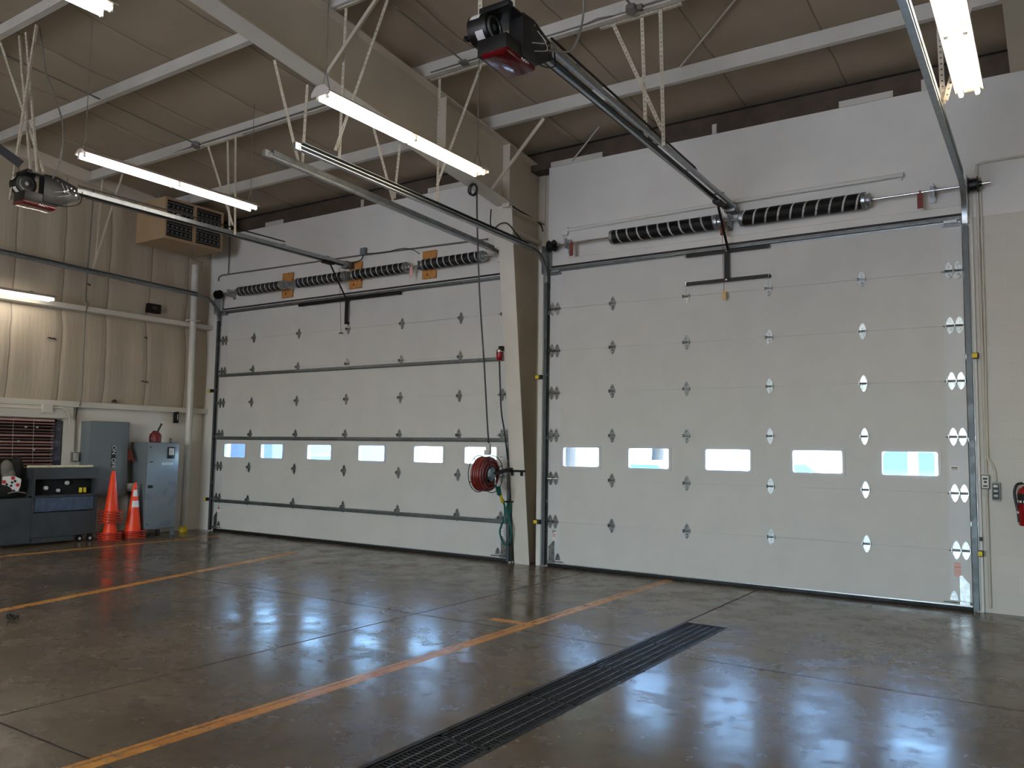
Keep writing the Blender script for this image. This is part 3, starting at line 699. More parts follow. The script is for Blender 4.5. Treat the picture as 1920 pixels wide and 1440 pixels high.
# ------------------------------------------------------------------ door openers
def opener(xc, yw, ym, z0, z1, label, tension, cord):
    o = thing('door_opener', (xc, ym, z1), label, 'door opener', 'overhead door openers')
    mb = MB()
    for s in (-1, 1):
        a, b = V((xc + s * .072, yw, z0)), V((xc + s * .072, ym + .30, z1))
        mb.bar(a, b, .005, .050); mb.bar(a + V((-s * .014, 0, .024)), b + V((-s * .014, 0, .024)), .03, .005); mb.bar(a + V((-s * .014, 0, -.024)), b + V((-s * .014, 0, -.024)), .03, .005)
    for k in range(5):
        u = (k + .5) / 5; y = yw + (ym + .30 - yw) * u; z = z0 + (z1 - z0) * u; mb.box(xc - .075, xc + .075, y - .03, y + .03, z + .038, z + .044)
    mb.build('rail', 'galv', o, smooth=False)
    mb = MB()
    for dx, dz in ((0.0, -.02), (0.0, .03)): mb.bar((xc + dx, yw + .02, z0 + dz), (xc + dx, ym + .30, z1 + dz), .010, .012)
    mb.bar((xc - .10, yw + .3, z0 + .01), (xc - .10, ym + .5, z1 - .02), .008, .008)
    mb.bar((xc + .075, yw - .2 - 1.2, z0 + .075), (xc + .078, ym + .30, z1 + .06), .012, .016)
    mb.build('drive_chain', 'black', o, smooth=False)
    mb = MB(); mb.box(xc - .07, xc + .07, yw - .04, yw + .08, z0 - .06, z0 + .05); mb.box(xc - .05, xc + .05, yw + .06, .02, z0 - .05, z0 + .04); mb.build('front_bracket', 'galvd', o, bevel=.004)
    mb = MB(); mb.box(xc - .05, xc + .05, yw - .52, yw - .30, z0 - .07, z0 - .035); mb.build('trolley', 'bsteel', o, bevel=.006)
    # head: frame plates, motor drum with vented end, red cover below
    zc = z1
    mb = MB()
    mb.prism([(-.10, .09), (.06, .10), (.30, .03), (.33, -.05), (.33, -.11), (.10, -.25), (-.10, -.25)], (xc - .06, ym, zc), (0, 1, 0), (0, 0, 1), (.13, 0, 0))
    mb.box(xc - .20, xc + .07, ym - .30, ym - .24, zc + .055, zc + .10); mb.box(xc - .22, xc + .07, ym - .28, ym + .02, zc + .06, zc + .075)
    mb.box(xc - .20, xc + .06, ym - .31, ym - .03, zc - .285, zc - .155)
    hd = mb.build('motor_frame', 'black', o, bevel=.005)
    for y, z in ((.22, .0), (.18, -.035), (.26, -.02), (.14, -.06), (.05, .05), (.28, -.07)):
        mb = MB(); mb.cyl((xc + .07, ym + y, zc + z), (xc + .078, ym + y, zc + z), .011, 10); mb.build('bolt', 'chrome', hd)
    r = .122; rv = .088; mc = V((xc - .30, ym - .21, zc - .03))
    mb = MB(); mb.lathe([(0, 0), (r * .85, .0), (r, .012), (r, .17), (r * .95, .18)], mc, (1, 0, 0), 32); mo = mb.build('motor', 'black', o)
    mb = MB(); e = mc + V((.175, 0, 0)); mb.lathe([(rv * 1.0, -.035), (rv * 1.04, -.03), (rv * 1.04, .012), (rv * .84, .016), (rv * .80, .0), (rv * .3, .0), (rv * .26, .012), (0, .012)], e, (1, 0, 0), 32)
    mb.build('vent_ring', 'galvd', mo)
    mb = MB()
    for k in range(9):
        an = 2 * math.pi * k / 9; c, s = math.cos(an), math.sin(an); mb.bar(e + V((.004, c * rv * .24, s * rv * .24)), e + V((.004, c * rv * .84, s * rv * .84)), .016, .006, (1, 0, 0))
    mb.build('vent_slots', 'ink', mo)
    for a0, xa, xe in ((20, .03, .12), (300, .08, .15)):
        P = []
        for i in range(7):
            an = math.radians(a0 + 34 * i / 6); P.append((-math.cos(an) * (r + .002), math.sin(an) * (r + .002)))
        mbb = MB(); mbb.add([mc + V((xa, q[0], q[1])) for q in P] + [mc + V((xe, q[0], q[1])) for q in P], [(i, i + 1, 8 + i, 7 + i) for i in range(6)])
        mbb.build('rating_label', 'paper', mo)
    z2 = zc - .225
    mb = MB(); mb.prism([(-.34, -.06), (.04, -.06), (.045, -.085), (.02, -.11), (-.33, -.10), (-.35, -.08)], (xc - .14, ym, z2), (0, 1, 0), (0, 0, 1), (.235, 0, 0)); cv = mb.build('control_cover', 'dred', o, bevel=.010)
    mb = MB()
    xs_ = xc + .097
    P = smooth_path([(xs_, ym - .16, z2 - .09), (xs_, ym - .145, z2 - .07), (xs_, ym - .13, z2 - .09), (xs_, ym - .115, z2 - .07), (xs_, ym - .10, z2 - .09), (xs_, ym - .085, z2 - .075), (xs_, ym - .06, z2 - .082)], 4)
    mb.tube(P, .004, 6); mb.build('script_mark', 'paper', cv)
    mb = MB(); mb.cyl(mc + V((-.07, .0, -.02)), mc + V((.03, .02, -.03)), .016, 12); mb.cyl(mc + V((-.09, .0, -.015)), mc + V((-.06, .0, -.025)), .024, 12); mb.build('clutch_knob', 'bsteel', o)
    mb = MB(); mb.tube(smooth_path([(xc + .075, ym + .10, zc + .03), (xc + .13, ym + .12, zc - .06), (xc + .10, ym + .20, zc - .09), (xc + .075, ym + .06, zc - .15)]), .0035, 6); mb.build('control_wire', 'greyplug', o)
    mb = MB(); mb.tube(smooth_path([(xc + .075, ym + .16, zc + .02), (xc + .12, ym + .15, zc - .06), (xc + .075, ym + .02, zc - .10)]), .0035, 6); mb.build('control_wire', 'greyplug', o)
    mb = MB(); mb.tube(smooth_path([(xc + .09, ym - .02, z2 - .03), (xc + .12, ym + .14, z2 - .03), (xc + .10, ym + .32, z2 + .06), (xc + .07, ym + .36, zc - .0)]), .006, 6); mb.build('limit_cable', 'black', o)
    mb = MB(); mb.tube(smooth_path(cord, 8), .009, 8); mb.build('power_cord', 'conduit', o)
    # arm down to the door bracket, release line
    mb = MB(); mb.bar((xc - .05, yw - .30, z0 - .06), (xc - .06, -.075, 4.22), .030, .008, (0, 1, 0)); mb.build('door_arm', 'bsteel', o, smooth=False)
    mb = MB(); xr = xc - .09; zl = 3.66 if tension else 3.60
    mb.cyl((xr, yw - .06, z0 - .06), (xr - .01, -.12, zl), .0035, 6); mb.build('release_cord', 'rust' if tension else 'black', o)
    if tension:
        mb = MB(); P = rrect(-.024, .024, -.06, .06, .02); mb.prism(P, (xr - .01, -.125, zl - .03), (1, 0, 0), (0, 0, 1), (0, .01, 0)); h = mb.build('release_handle', 'tan', o); h['label'] = 'tan release handle'
    else:
        mb = MB(); mb.cyl((xr - .05, -.12, zl), (xr + .035, -.12, zl), .011, 8); mb.build('release_handle', 'ink', o)
    return o
opener(2.72, -.16, -5.02, 4.74, 4.86, 'black opener with red cover and long rail above the right door', True, [(2.85, -4.95, 6.43), (2.93, -4.85, 5.9), (3.02, -4.6, 5.3), (2.95, -4.62, 4.85), (2.80, -4.8, 4.78)])
opener(-4.03, -.16, -5.14, 4.78, 4.77, 'black opener with red cover and long rail above the left door', False, [(-3.75, -5.5, 6.50), (-3.74, -5.4, 6.0), (-3.60, -5.25, 5.4), (-3.72, -5.2, 4.95), (-3.85, -5.2, 4.80)])
mb = MB(); mb.bar((-4.62, -5.95, 5.45), (-4.10, -5.45, 4.94), .012, .10); tag(mb.build('steel_strap', 'black', org=(-4.3, -5.7, 5.2), smooth=False), 'wide black strap slanting into the upper left opener hangers', 'strap')

# ------------------------------------------------------------------ fluorescent lights
def fixture(x, y0, y1, z, label, hang, mats=('tube_cool', 'tube_warm'), cap=False):
    f = thing('fluorescent_light', (x, (y0 + y1) / 2, z), label, 'light', 'fluorescent strip lights')
    ym = (y0 + y1) / 2
    mb = MB(); mb.prism([(-.11, .05), (-.035, .10), (.035, .10), (.11, .05), (.105, .045), (.033, .094), (-.033, .094), (-.105, .045)], (x, y0, z), (1, 0, 0), (0, 0, 1), (0, y1 - y0, 0))
    mb.box(x - .04, x + .04, y0, y1, z + .045, z + .098); mb.build('reflector', 'fixture', f, smooth=False)
    for yy in ((y0, y1) if cap else ()):
        mb = MB(); mb.prism([(-.115, .02), (.115, .02), (.115, .055), (.06, .115), (-.06, .115), (-.115, .055)], (x, yy - .006, z), (1, 0, 0), (0, 0, 1), (0, .012, 0))
        mb.build('end_plate', 'fixture', f, smooth=False)
    for a, b, mm in ((y0 + .03, ym - .015, mats[0]), (ym + .015, y1 - .03, mats[1])):
        for sx in (-.062, .062):
            mb = MB(); mb.cyl((x + sx, a, z + .02), (x + sx, b, z + .02), .019, 14); tb = mb.build('tube', mm, f)
            for yy in (a, b):
                mb = MB(); mb.box(x + sx - .016, x + sx + .016, yy - .008, yy + .008, z - .004, z + .06); mb.build('lamp_holder', 'paper', tb, bevel=.003)
    if hang:
        for yy, top in zip((y0 + .06, y1 - .08), hang):
            mb = MB()
            for sx in (-.05, .05): mb.cyl((x + sx, yy, z + .10), (x, yy, z + .28), .0035, 6)
            mb.cyl((x, yy, z + .28), (x, yy, top), .0045, 6); mb.build('hanging_chain', 'conduit', f)
    return f
fixture(0.59, -5.10, -2.60, 4.80, 'twin tube strip light hanging in front of the rafter', (6.60, 6.35), cap=True)
fixture(-3.09, -5.30, -2.85, 4.885, 'twin tube strip light hanging at the left near the heater', (6.6, 6.38), ('tube_cool', 'tube_cool'))
fixture(5.53, -4.75, -2.28, 4.72, 'twin tube strip light at the upper right corner', (6.5, 6.3))
fixture(0.42, -9.45, -6.98, 4.74, 'strip light cut off at the top left edge', (7.0, 6.8), ('tube_cool', 'tube_cool'))
fixture(-7.55, -5.70, -3.24, 3.95, 'strip light in front of the left wall girt', None, ('tube_cool', 'tube_cool'))
mb = MB()
for yy in (-5.0, -3.6): mb.box(-7.86, -7.50, yy - .02, yy + .02, 4.04, 4.06)
tag(mb.build('light_arm', 'conduit', org=(-7.7, -4.3, 4.05)), 'grey arms holding the strip light off the left wall', 'bracket')
for x, y, z in ((-3.4, -11.5, 4.9), (1.0, -13.5, 4.9), (5.4, -11.0, 4.8), (-3.4, -16.5, 4.9), (5.4, -16.5, 4.8)):  # unseen extra fixtures behind the camera, added for more room light
    fixture(x, y - 1.24, y + 1.24, z, 'unseen strip light added behind the camera to light the workshop', (6.9, 6.9), ('tube_cool', 'tube_cool'))

# ------------------------------------------------------------------ unit heater
h = thing('unit_heater', (-7.3, -1.15, 5.27), 'tan box heater with dark louvred front hung at the left wall', 'heater')
hx0, hx1, hy0, hy1, hz0, hz1 = -7.76, -6.90, -1.745, -0.53, 5.275, 6.02
mb = MB(); mb.box(hx0, hx1 - .04, hy0, hy1, hz0, hz1)
gy = [hy0 + .04, (hy0 + hy1) / 2 - .03, (hy0 + hy1) / 2 + .03, hy1 - .04]; gz = [hz0 + .05, hz0 + .33, hz0 + .40, hz1 - .04]
for a, b, c, d in ((hy0, gy[0], hz0, hz1), (gy[1], gy[2], hz0, hz1), (gy[3], hy1, hz0, hz1), (gy[0], gy[1], hz0, gz[0]), (gy[0], gy[1], gz[1], gz[2]), (gy[0], gy[1], gz[3], hz1), (gy[2], gy[3], hz0, gz[0]), (gy[2], gy[3], gz[1], gz[2]), (gy[2], gy[3], gz[3], hz1)):
    mb.box(hx1 - .04, hx1, a, b, c, d)
mb.build('housing', 'heater', h, smooth=False)
for a, b in ((gy[0], gy[1]), (gy[2], gy[3])):
    for c, d in ((gz[0], gz[1]), (gz[2], gz[3])):
        mb = MB(); mb.box(hx1 - .039, hx1 - .030, a, b, c, d); g = mb.build('louvre_panel', 'dark', h, smooth=False)
        for i in range(3):
            z = c + (d - c) * (.14 + .36 * i); mb = MB(); mb.obox((hx1 - .015, (a + b) / 2, z), V((.012, 0, .004)), V((0, (b - a) / 2, 0)), V((-.001, 0, .003))); mb.build('louvre', 'conduit', g, smooth=False)
        for i in range(2):
            for k in range(6):
                mb = MB(); mb.cyl((hx1 - .032, a + (b - a) * (k + .5) / 6, c + (d - c) * (.32 + .36 * i)), (hx1 - .018, a + (b - a) * (k + .5) / 6, c + (d - c) * (.32 + .36 * i)), .024, 12); mb.build('burner_tube', 'galvd', g)
for yy, zt in ((-1.5, 6.24), (-.7, 6.16)):
    mb = MB(); mb.cyl((-7.5, yy, 6.02), (-7.5, yy, zt), .02, 8); mb.build('support_rod', 'conduit', h)
mb = MB(); mb.tube([(-7.3, -.9, 5.28), (-7.3, -.9, 5.12), (-7.3, -.65, 5.09)], .010, 6); mb.tube([(-7.3, -.68, 5.10), (-7.3, -.68, 4.92)], .008, 6); mb.build('gas_pipe', 'conduit', h)

# ------------------------------------------------------------------ pipes, conduits and wall boxes
mb = MB(); mb.tube([(-7.80, -.46, .05), (-7.80, -.44, 2.2), (-7.80, -.47, 5.14)], .062, 18)
o = mb.build('drain_pipe', 'pipe', org=(-7.8, -.45, 0)); tag(o, 'white vertical pipe on the left wall beside the left door', 'pipe')
mb = MB(); mb.cyl((-7.80, -.46, 0.0), (-7.80, -.46, .10), .075, 18); mb.build('foot_collar', 'yellow', o)
mb = MB(); mb.box(-7.9, -7.72, -.56, -.36, 4.03, 4.06); mb.build('pipe_clamp', 'pipe', o)
mb = MB(); mb.cyl((-7.93, -.64, 2.055), (-7.93, -.64, 2.27), .05, 16); o = mb.build('black_canister', 'void', org=(-7.93, -.64, 2.055)); tag(o, 'small black cylinder on the left wall beside the white pipe', 'canister')
mb = MB(); mb.box(-7.885, -7.875, -.645, -.637, 2.12, 2.22); mb.build('label_strip', 'paper', o)
def wire(name, pts, r, mat, label, cat='conduit', n=8, sm=True):
    mb = MB(); mb.tube(smooth_path(pts, 6) if sm else pts, r, n); return tag(mb.build(name, mat, org=pts[0]), label, cat)
wire('conduit', [(XL + .03, -2.50, 1.50), (XL + .03, -2.50, 2.2), (-7.86, -2.52, 2.42), (-7.86, -2.53, 3.8), (-7.80, -2.53, 4.05), (-7.88, -2.53, 4.3), (-7.88, -2.5, 6.1)], .012, 'conduit', 'thin conduit climbing the left wall from the outlet box')
mb = MB(); mb.box(XL, XL + .06, -2.55, -2.42, 1.33, 1.49); o = mb.build('outlet_box', 'conduit', org=(XL, -2.48, 1.4), bevel=.006); tag(o, 'small grey outlet box beside the blind covered window', 'outlet')
mb = MB(); mb.box(XL + .06, XL + .066, -2.53, -2.44, 1.345, 1.475); mb.cyl((XL + .066, -2.485, 1.44), (XL + .075, -2.485, 1.44), .02, 10); mb.build('cover_plate', 'greyplug', o)
mb = MB(); mb.tube([(-7.89, -6, 2.22), (-7.89, -3.15, 2.20)], .012, 8); mb.tube(smooth_path([(-7.88, -2.98, 2.23), (-7.88, -2.80, 2.22), (-7.88, -2.70, 2.12), (-7.88, -2.68, 1.95)], 6), .016, 8); mb.box(-7.9, -7.85, -3.15, -2.99, 2.14, 2.29)
tag(mb.build('conduit', 'cream', org=(-7.89, -3.1, 2.2)), 'cream conduit with elbow and box above the blind covered window', 'conduit')
# right side
mb = MB(); mb.tube([(.27, .0, 4.825), (2.84, .0, 4.857), (4.70, .0, 4.862)], .026, 10); mb.box(4.66, 4.68, .0, .03, 4.80, 4.85)
tag(mb.build('conduit', 'white', org=(.3, .02, 4.85)), 'white pipe along the wall above the right springs', 'conduit')
mb = MB(); mb.box(.17, .27, -.01, .04, 4.76, 4.87)
for a in (.19, .23): mb.cyl((a, .02, 4.76), (a, .02, 4.62), .008, 8)
tag(mb.build('junction_box', 'white', org=(.22, .02, 4.8), bevel=.004), 'small white junction box at the top of the column', 'junction box')
mb = MB(); mb.tube([(8.5, .015, 4.87), (5.50, .015, 4.865), (5.43, .015, 4.85), (5.425, .015, 4.78), (5.425, .015, .05)], .014, 8)
tag(mb.build('conduit', 'cream', org=(5.425, .015, 2)), 'cream conduit running straight down beside the right door', 'conduit')
mb = MB(); mb.tube(smooth_path([(5.456, .018, 4.70), (5.456, .018, 3.2), (5.445, .018, 1.75), (5.46, .018, 1.62), (5.50, .018, 1.52), (5.512, .018, 1.42), (5.512, .018, 1.38)], 6), .011, 8)
tag(mb.build('conduit', 'cream', org=(5.45, .018, 2)), 'thin conduit bending to the push button box', 'conduit')
mb = MB(); mb.box(5.375, 5.455, -.01, .04, 1.30, 1.45); o = mb.build('outlet_box', 'conduit', org=(5.41, .02, 1.37), bevel=.005); tag(o, 'grey outlet box on the block wall beside the right door', 'outlet')
mb = MB(); mb.box(5.385, 5.447, -.016, -.01, 1.312, 1.44); p = mb.build('cover_plate', 'paper', o)
mb = MB(); mb.box(5.395, 5.437, -.019, -.016, 1.40, 1.42); mb.box(5.405, 5.43, -.019, -.016, 1.365, 1.385); mb.box(5.395, 5.437, -.019, -.016, 1.325, 1.34); mb.build('socket', 'ink', p)
mb = MB(); mb.prism(rrect(-.038, .038, -.095, .095, .012), (5.512, .04, 1.28), (1, 0, 0), (0, 0, 1), (0, -.07, 0)); o = mb.build('push_button_box', 'grey', org=(5.512, 0, 1.28)); tag(o, 'dark grey push button box left of the fire extinguisher', 'switch')
mb = MB(); mb.prism(rrect(-.03, .03, -.085, .085, .01), (5.512, -.03, 1.28), (1, 0, 0), (0, 0, 1), (0, -.004, 0)); pl = mb.build('face_plate', 'ink', o)
for i, z in enumerate((1.335, 1.285, 1.235)):
    mb = MB(); mb.box(5.492, 5.532, -.045, -.034, z - .013, z + .013); mb.build('button', ['paper', 'greyplug', 'greyplug'][i], pl, bevel=.004)
# photo eyes
def eye(x, y, z, s, label):
    mb = MB(); mb.box(x - .046, x + .046, y - .03, y + .03, z - .031, z + .031); o = mb.build('photo_eye', 'black', org=(x, y, z), bevel=.004); tag(o, label, 'sensor', 'yellow and black photo eyes')
    mb = MB(); a = (x - .036, x + .038) if s == 0 else ((x - .050, x + .008) if s < 0 else (x, x + .050)); mb.box(a[0], a[1], y - .036, y - .0, z - .025, z + .025); mb.build('lens_cover', 'yellow', o, bevel=.003)
eye(5.345, -.03, 2.73, 0, 'yellow photo eye high on the right door jamb')
eye(5.335, -.03, .62, 0, 'yellow photo eye low on the right door jamb')
eye(-.165, -.03, 2.70, -1, 'yellow photo eye high on the jamb right of the column')
eye(-.165, -.03, .62, -1, 'yellow photo eye low on the jamb right of the column')
eye(-7.735, -.03, 2.71, -1, 'yellow photo eye high at the left door jamb')
eye(-7.725, -.03, .60, -1, 'yellow photo eye low at the left door jamb')
mb = MB(); mb.box(5.345, 5.375, -.02, .0, .75, .79); tag(mb.build('strike_block', 'ink', org=(5.36, 0, .77)), 'small dark block on the jamb above the lowest right photo eye', 'block')
# conduits above the left door and roof wiring
mb = MB(); mb.tube(smooth_path([(-7.72, .015, 4.90), (-7.70, .015, 4.98), (-7.60, .015, 5.01)], 5)[:-1] + [(-7.60, .015, 5.01), (-3.82, .015, 4.955), (-1.16, .015, 4.885)], .014, 8)
tag(mb.build('conduit', 'conduit', org=(-4, .015, 4.95)), 'grey conduit along the wall above the left springs', 'conduit')
mb = MB(); mb.box(-3.83, -3.71, -.03, .03, 4.95, 5.07); o = mb.build('junction_box', 'grey', org=(-3.77, 0, 5), bevel=.005); tag(o, 'grey junction box on the wall above the middle pine board', 'junction box')
wire('power_cable', [(-3.76, -.01, 4.95), (-3.80, -.03, 4.86), (-3.95, -.06, 4.83), (-4.03, -.16, 4.83)], .009, 'black', 'black cable from the wall junction box to the opener rail', 'cable')
wire('power_cable', [(-3.72, -.0, 4.97), (-3.3, -.01, 4.93), (-2.9, .0, 4.955), (-2.66, -.01, 4.90), (-2.50, -.02, 4.81)], .006, 'black', 'loose black cable drooping right of the wall junction box', 'cable')
wire('conduit', [(-7.42, .015, 6.0), (-7.42, .015, 5.01)], .012, 'conduit', 'thin conduit dropping from the eave at the left corner', sm=False)
zc2 = roofz(-2.55) - .215
mb = MB(); mb.tube([(-.2, -2.60, zc2 + .045), (1.95, -2.60, zc2 + .045), (2.1, -2.61, zc2 + .06), (2.3, -2.61, zc2 + .035), (2.46, -2.61, zc2 + .035)], .010, 8); mb.tube([(2.6, -2.61, zc2 + .05), (5.7, -2.61, zc2 + .05)], .010, 8); mb.tube([(2.52, -2.64, zc2 + .06), (2.50, -4.9, zc2 + .25)], .012, 8)
tag(mb.build('conduit', 'conduit', org=(2.5, -2.6, zc2)), 'grey conduit run along the second purlin over the right opener', 'conduit')
mb = MB(); mb.lathe([(.0, 0), (.06, 0), (.065, .01), (.065, .06), (0, .06)], (2.52, -2.66, zc2 - .01), (0, .3, 1), 8); mb.box(2.585, 2.64, -2.66, -2.60, zc2 - .0, zc2 + .05)
tag(mb.build('junction_box', 'conduit', org=(2.52, -2.65, zc2)), 'grey octagon junction box under the purlin over the right opener', 'junction box')
mb = MB(); mb.tube([(.35, -2.7, zc2 + .02), (.30, -4.9, zc2 + .22)], .010, 8); mb.box(.30, .40, -2.70, -2.60, zc2 - .01, zc2 + .02)
tag(mb.build('conduit', 'conduit', org=(.35, -2.7, zc2)), 'thin conduit running up the roof right of the rafter', 'conduit')
mb = MB(); mb.tube([(-5.4, -2.60, zc2 + .03), (-4.86, -2.60, zc2 + .05)], .012, 8); mb.tube([(-4.7, -2.60, zc2 + .05), (-.5, -2.60, zc2 + .06)], .012, 8); mb.tube([(-4.80, -2.66, zc2 + .05), (-4.85, -5.6, zc2 + .33)], .012, 8)
tag(mb.build('conduit', 'conduit', org=(-4.8, -2.6, zc2)), 'grey conduit run along the second purlin at the left', 'conduit')
mb = MB(); mb.lathe([(.0, 0), (.065, 0), (.07, .01), (.07, .06), (0, .06)], (-4.78, -2.66, zc2 - .01), (0, .3, 1), 8); tag(mb.build('junction_box', 'conduit', org=(-4.78, -2.65, zc2)), 'grey octagon junction box above the left strip light', 'junction box')
for a, b, lb in (((3.95, -2.6, 6.36), (2.45, -1.15, 6.24), 'thin diagonal brace rod under the roof beside the right hanger'), ((.95, -.35, 6.1), (.3, .05, 5.86), 'short thin brace rod at the roof edge right of the column')):
    mb = MB(); mb.cyl(a, b, .011, 8); tag(mb.build('brace_rod', 'purlin', org=a), lb, 'brace rod', 'roof brace rods')
# wires at the column head
wire('power_cable', [(-.36, -2.5, 5.40), (-.35, -1.5, 5.27), (-.34, -.9, 5.20), (-.33, -.5, 5.12), (-.33, -.1, 5.09), (-.30, .15, 5.04), (-.22, .10, 4.92), (-.17, .03, 4.88)], .011, 'black', 'dark cable sagging along the rafter into the column head', 'cable')
wire('power_cable', [(-.63, -.66, 5.10), (-.63, -.67, 4.9), (-.58, -.67, 4.80), (-.46, -.67, 4.86), (-.33, -.66, 4.84), (-.22, -.52, 4.66), (-.12, -.42, 4.54)], .009, 'black', 'black cable hooked over the top of the column', 'cable')
# cord hanging to the reel
o = thing('drop_cord', (-.40, -1.35, 5.22), 'long black drop cord hanging beside the column', 'cord')
P = [(-.38, -1.36, 5.2), (-.42, -1.28, 4.7), (-.45, -1.15, 3.75), (-.47, -.98, 2.75), (-.49, -.86, 2.0), (-.50, -.80, 1.72)]
mb = MB(); mb.tube(smooth_path(P, 6), .011, 8); mb.build('cord', 'black', o)
mb = MB()
for k in range(2): mb.tube([(-.40 + .07 * math.cos(a) * (1 if k else .8), -1.40 - .03 * k, 5.14 + .075 * math.sin(a)) for a in [i * math.pi / 8 for i in range(16)]], .012, 8, closed=True)
mb.build('cord_coil', 'black', o)
mb = MB(); mb.obox((-.505, -.80, 1.66), V((.035, 0, 0)), V((0, .025, 0)), V((-.008, 0, .07))); mb.obox((-.51, -.815, 1.60), V((.045, 0, 0)), V((0, .03, 0)), V((0, 0, .035))); p = mb.build('outlet_head', 'greyplug', o, bevel=.012); p['label'] = 'grey outlet head'

# ------------------------------------------------------------------ hose reel on the column
rc = V((-.60, -.72, 1.30))
o = thing('hose_reel', rc, 'reel of red air hose on an arm fixed to the column', 'hose reel')
mb = MB(); r0 = .10
prof = []
mb.lathe([(.11, -.10), (.11, .10)], rc, (1, 0, 0), 24); dr_ = mb.build('drum', 'bsteel', o)
mb = MB()
for layer in range(4):
    for k in range(6 - (layer % 2)):
        xx = rc.x - .095 + .035 * k + (.017 if layer % 2 else 0); rr = .135 + .030 * layer + random.uniform(-.004, .004)
        mb.tube([(xx + .012 * math.sin(a), rc.y + rr * math.cos(a), rc.z + rr * math.sin(a)) for a in [2 * math.pi * i / 32 for i in range(32)]], .0175, 8, closed=True)
mb.build('red_hose', 'hose', o)
mb = MB(); mb.lathe([(0, .13), (.05, .13), (.07, .11), (.10, .105), (.10, .10), (.0, .10)], rc, (1, 0, 0), 24); mb.build('hub', 'galvd', o)
for s in (-1, 1):
    mb = MB(); mb.tube([(rc.x + s * .115, rc.y + .255 * math.cos(a), rc.z + .255 * math.sin(a)) for a in [2 * math.pi * i / 40 for i in range(40)]], .006, 6, closed=True)
    for k in range(4):
        an = k * math.pi / 2 + .5; mb.cyl((rc.x + s * .112, rc.y + .08 * math.cos(an), rc.z + .08 * math.sin(an)), (rc.x + s * .115, rc.y + .255 * math.cos(an), rc.z + .255 * math.sin(an)), .006, 6)
    mb.build('rim_guard', 'bsteel', o)
yf = cface(1.34)
mb = MB(); mb.bar((rc.x + .12, rc.y, rc.z), (-.50, yf - .10, 1.36), .045, .05); mb.bar((-.50, yf - .12, 1.36), (-.50, yf - .02, 1.36), .05, .05); mb.box(-.56, -.27, yf - .03, yf - .003, 1.325, 1.355)
for x in (-.49, -.33): mb.box(x - .02, x + .02, yf - .02, yf - .003, 1.27, 1.33)
mb.build('arm', 'bsteel', o, smooth=False, bevel=.003)
mb = MB(); mb.tube(smooth_path([(rc.x + .13, rc.y, rc.z), (rc.x + .17, rc.y - .02, rc.z - .05), (rc.x + .17, rc.y - .02, rc.z - .14)], 5), .012, 8); mb.build('swivel', 'chrome', o)
o = thing('green_hose', (-.60, -.25, .35), 'looped green hose hanging below the red hose reel', 'hose')
mb = MB(); mb.tube(smooth_path([(-.44, -.72, 1.18), (-.46, -.62, 1.05), (-.53, -.42, .95), (-.60, -.24, .84), (-.62, -.20, .70), (-.66, -.20, .58), (-.70, -.20, .46), (-.66, -.20, .33), (-.60, -.20, .28), (-.53, -.20, .33), (-.50, -.20, .48), (-.53, -.20, .62), (-.58, -.19, .80), (-.55, -.18, .92), (-.54, -.17, .78), (-.58, -.18, .62)], 6), .014, 8)
mb.tube(smooth_path([(-.56, -.2, .88), (-.60, -.2, .78), (-.62, -.2, .66), (-.58, -.2, .60)], 5), .014, 8); mb.build('hose', 'green', o)
mb = MB(); mb.cyl((-.475, -.52, 1.00), (-.515, -.42, .90), .022, 10); c_ = mb.build('coupling', 'yellow', o); c_['label'] = 'yellow coupling'
mb = MB(); mb.cyl((-.455, -.62, 1.11), (-.475, -.56, 1.02), .035, 12); mb.build('spray_nozzle', 'green', o)
mb = MB(); yq = cface(.9); mb.box(-.60, -.50, yq - .12, yq - .003, .885, .905); mb.cyl((-.6, yq - .12, .88), (-.6, yq - .12, .93), .012, 8); mb.build('hose_hook', 'bsteel', o)
o = thing('air_filter', (-.58, -.42, 3.0), 'red bowl air filter on the column flange', 'air filter')
mb = MB(); mb.lathe([(0, -.075), (.03, -.075), (.045, -.05), (.048, .05), (0, .05)], (-.60, cface(3.0) - .03, 3.0), (0, 0, 1), 18); mb.build('bowl', 'red', o)
mb = MB(); mb.lathe([(.05, .05), (.052, .07), (.045, .085), (0, .09)], (-.60, cface(3.0) - .03, 3.0), (0, 0, 1), 18); mb.build('collar', 'chrome', o)
mb = MB(); mb.box(-.60, -.53, cface(3.0) - .06, cface(3.0) + .0, 3.06, 3.13); mb.tube(smooth_path([(-.60, cface(3.) - .03, 2.92), (-.615, -.38, 2.6), (-.62, -.33, 2.2), (-.60, -.27, 1.9), (-.58, -.20, 1.5)], 5), .012, 8); mb.build('mounting_bracket', 'bsteel', o)

# ------------------------------------------------------------------ left side equipment
xb = -7.55
ch = thing('storage_chest', (-7.78, -3.2, 0), 'dark slate steel chest on casters with an open control recess', 'chest')
mb = MB(); y0, y1 = -3.385, -2.315
mb.box(-8.0, xb, y0, y1, .125, .52); mb.box(-7.98, xb - .02, y0, -2.68, .04, .13); mb.box(-8.0, xb, y0, y1, 1.055, 1.235); mb.box(-8.0, xb - .12, y0, y1, .52, 1.055); mb.box(xb - .12, xb, y0, y0 + .04, .52, 1.055); mb.box(xb - .12, xb, y1 - .05, y1, .52, 1.055); mb.box(xb - .12, xb, y0, y1, .76, .795)
mb.box(-8.0, xb + .005, -4.55, y0 - .002, .05, .765)
mb.build('body', 'chest', ch, smooth=False, bevel=.006)
mb = MB(); mb.box(xb - .10, xb - .012, y0 + .05, y1 - .06, .535, .755); mb.build('drop_door', 'chestb', ch, smooth=False, bevel=.004)
